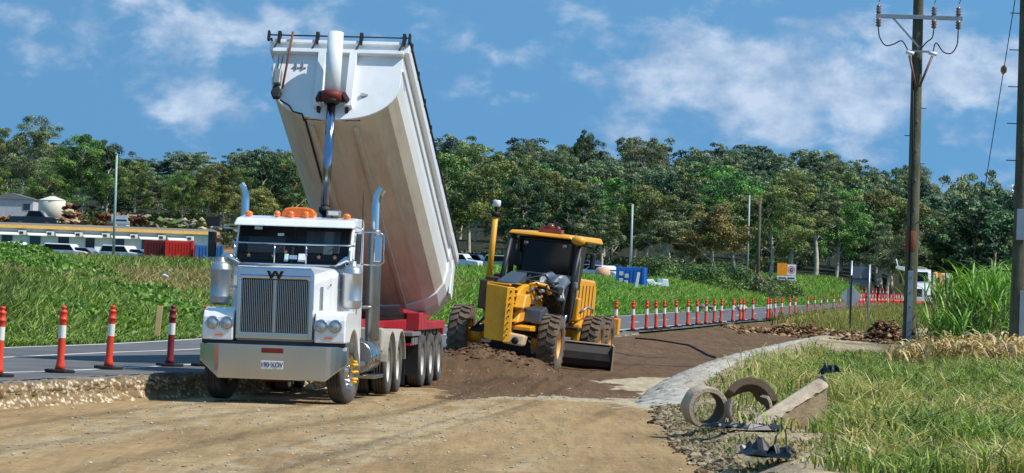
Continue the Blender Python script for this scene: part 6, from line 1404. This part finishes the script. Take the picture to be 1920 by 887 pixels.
# field beyond the road
n = 420000; t_ = rn.random(n)**1.6*165; u = rn.uniform(-.17, .125, n); d_ = far_d(u)+.6+t_; x = u*d_; y = d_; k2 = (y < 420); x = x[k2]; y = y[k2]; t_ = t_[k2]; u = u[k2]; n = len(x)
pn = fbm(x*.22, y*.08, 4); dn = fbm(x*.16+77, y*.07+5, 4); leftm = sstep(-u, .0, .05)
dryf = sstep(dn, .40, .56)*(.12+.72*leftm)*sstep(t_, 5, 18)*(1-.6*sstep(t_, 60, 90)); isd = rn.random(n) < dryf
n_ = 0; base = np.where(leftm[:, None] > rn.random((n, 1)), pick([(124,148,64),(140,160,74),(98,124,52),(156,172,88),(70,94,40)], n), pick([(128,170,64),(112,154,56),(150,188,80),(88,126,44),(66,98,36)], n))
col = np.where(isd[:, None], pick([(168,148,100),(150,132,86),(184,164,118),(128,112,70)], n), base); dk = sstep(pn, .50, .64)[:, None]*leftm[:, None]; col = col*(1-.35*dk)
hh = (.20+.60*sstep(t_, 1, 10))*(.45+.9*pn)*(1-.3*sstep(t_, 60, 120)); blades(x, y, hh, .036+.0003*t_+.03*rn.random(n), col, 'field_grass', 'tall green and brown grass filling the field across the road', bend=.7)
# leafy weeds in the field
def weeds(px, py, z, wx, wy, h, n, kind, label, leaf=.16):
    c = G(px, py, z) if z < 2 else P(px, py, z); x = c.x+rn.normal(0, wx*.4, n); y = c.y+rn.normal(0, wy*.4, n); f_ = fbm(x*.6, y*.3, 3); zz = height(x, y)+rn.random(n)**.7*h*(.4+.9*f_)*np.clip(1.1-((x-c.x)/(wx*1.1))**2-((y-c.y)/(wy*1.1))**2, .1, 1)
    a = rn.normal(0, 1, (n, 3)); a /= np.linalg.norm(a, axis=1)[:, None]; b_ = np.cross(a, rn.normal(0, 1, (n, 3))); b_ /= np.linalg.norm(b_, axis=1)[:, None]; pos = np.stack([x, y, zz], -1); s = leaf*(.6+.8*rn.random((n, 1)))
    V = np.stack([pos-a*s*.5, pos+b_*s*.3, pos+a*s*.5, pos-b_*s*.3], 1).reshape(-1, 3); pal = {'w': [(98,134,54),(116,152,62),(70,100,42),(140,170,82)]}[kind]
    tag(npmesh('weeds', V, np.arange(4*n).reshape(n, 4), grass_m, pick(pal, n)), label, 'weeds', kind='stuff')
for px, py, d, wx, wy, h, n, lb in ((60,500,118,3.2,9,1.1,9000,'dark leafy weeds at the far left crest of the field'),(150,505,112,2.6,8,1.0,7000,'dark leafy weeds below the white cars'),(20,490,128,3,8,1.1,7000,'leafy weeds climbing out of frame at the left'),(240,520,104,2.2,8,.8,4500,'leafy weeds in the middle of the left field'),(110,585,86,2.5,5,.7,5000,'leafy weeds close to the road at the left'),(330,560,95,2.5,6,.7,4500,'leafy weeds left of the truck mirror'),(380,480,150,5,14,.7,5000,'weeds along the crest behind the truck mirror'),(870,520,210,4,20,.6,4500,'green weeds left of the grader mast'),(1180,560,215,6,20,.5,6000,'green weeds under the blue container')):
    weeds(px, py, d, wx, wy, h, n, 'w', lb)

# ---------------------------------------------------------------- sugar cane
def cane(px, pyb, d, n_st, wx, wy, h, label, seed, dry=False):
    rng = np.random.default_rng(seed); c = X(px, pyb, d); LVs = []; LCs = []; paths = []
    G1 = [(96,140,48),(120,160,66),(74,118,42),(146,176,86)]; D1 = [(198,170,124),(176,146,102),(150,124,88),(214,192,150)]
    for s in range(n_st):
        x = c+rng.normal(0, wx*.38); y = d+rng.normal(0, wy*.4); z0 = zat(x, y); hh = h*(.65+.4*rng.random()); lx, ly = rng.normal(0, .12, 2); st = [(x+lx*hh*f*f, y+ly*hh*f*f, z0+hh*.75*f) for f in (0, .35, .7, 1)]
        if not dry: paths.append((st, [.022,.02,.017,.012]))
        nl = 10 if not dry else 7
        for l in range(nl):
            f = (.30+.7*rng.random()) if not dry else rng.random()*.75; isdry = dry or (f < .45 and rng.random() < .6)
            b = np.array(st[0])*(1-f)+np.array(st[3])*f; az = rng.random()*6.28; L_ = (.9+.7*rng.random()) if not dry else (.6+.8*rng.random()); w0 = .045 if not dry else .055; dirv = np.array([math.cos(az), math.sin(az)]); pts = []
            up = (1.1 if f > .7 else .7) if not isdry else rng.uniform(-.1, 1.1)
            for q in range(5):
                g_ = q/4; pts.append(b+np.array([dirv[0]*L_*.55*g_, dirv[1]*L_*.55*g_, L_*(up*g_-1.0*g_*g_*(.55 if f > .7 and not isdry else 1.0))]))
            pts = np.array(pts)
            if dry: pts[:, 2] = np.maximum(pts[:, 2], z0+.02)
            side = np.array([-dirv[1], dirv[0], .3]); wds = np.array([.6, 1, .9, .6, .1])*w0
            for q in range(4):
                LVs.append([pts[q]-side*wds[q]/2, pts[q]+side*wds[q]/2, pts[q+1]+side*wds[q+1]/2, pts[q+1]-side*wds[q+1]/2])
            pl_ = D1 if isdry else G1; cc = L3(*pl_[rng.integers(0, 4)])*(.7+.6*rng.random()); LCs += [cc]*4
    V = np.array(LVs).reshape(-1, 3); o = npmesh('sugar_cane' if not dry else 'dry_cane_leaves', V, np.arange(len(V)).reshape(-1, 4), grass_m, np.array(LCs)); tag(o, label, 'sugar cane', kind='stuff')
    if paths: a_, b_ = tubes_np(paths, 5); t2 = npmesh('cane_stalks', a_, b_, mat('cane_stalk', lin(110,104,62), .6), parent=o, smooth=True); tag(t2, kind='stuff')
cane(1864, 655, 98, 300, 1.8, 5, 2.75, 'tall thicket of green sugar cane before the second power pole', 31)
cane(1905, 655, 100, 160, 1.2, 4, 3.0, 'tall sugar cane cut by the right edge of the photo', 32)
cane(1785, 655, 95, 22, .7, 3, 1.5, 'short loose cane shoots right of the near power pole', 33)
cane(1835, 688, 88, 420, 2.1, 2.2, 1.25, 'tangle of dry straw coloured cane leaves at the foot of the cane', 34, dry=True)
cane(1905, 690, 86, 220, 1.2, 2.2, 1.3, 'dry curled cane leaves at the second power pole foot', 35, dry=True)
cane(1758, 686, 90, 110, .8, 2, 1.0, 'thin dry cane leaves right beside the near power pole', 36, dry=True)
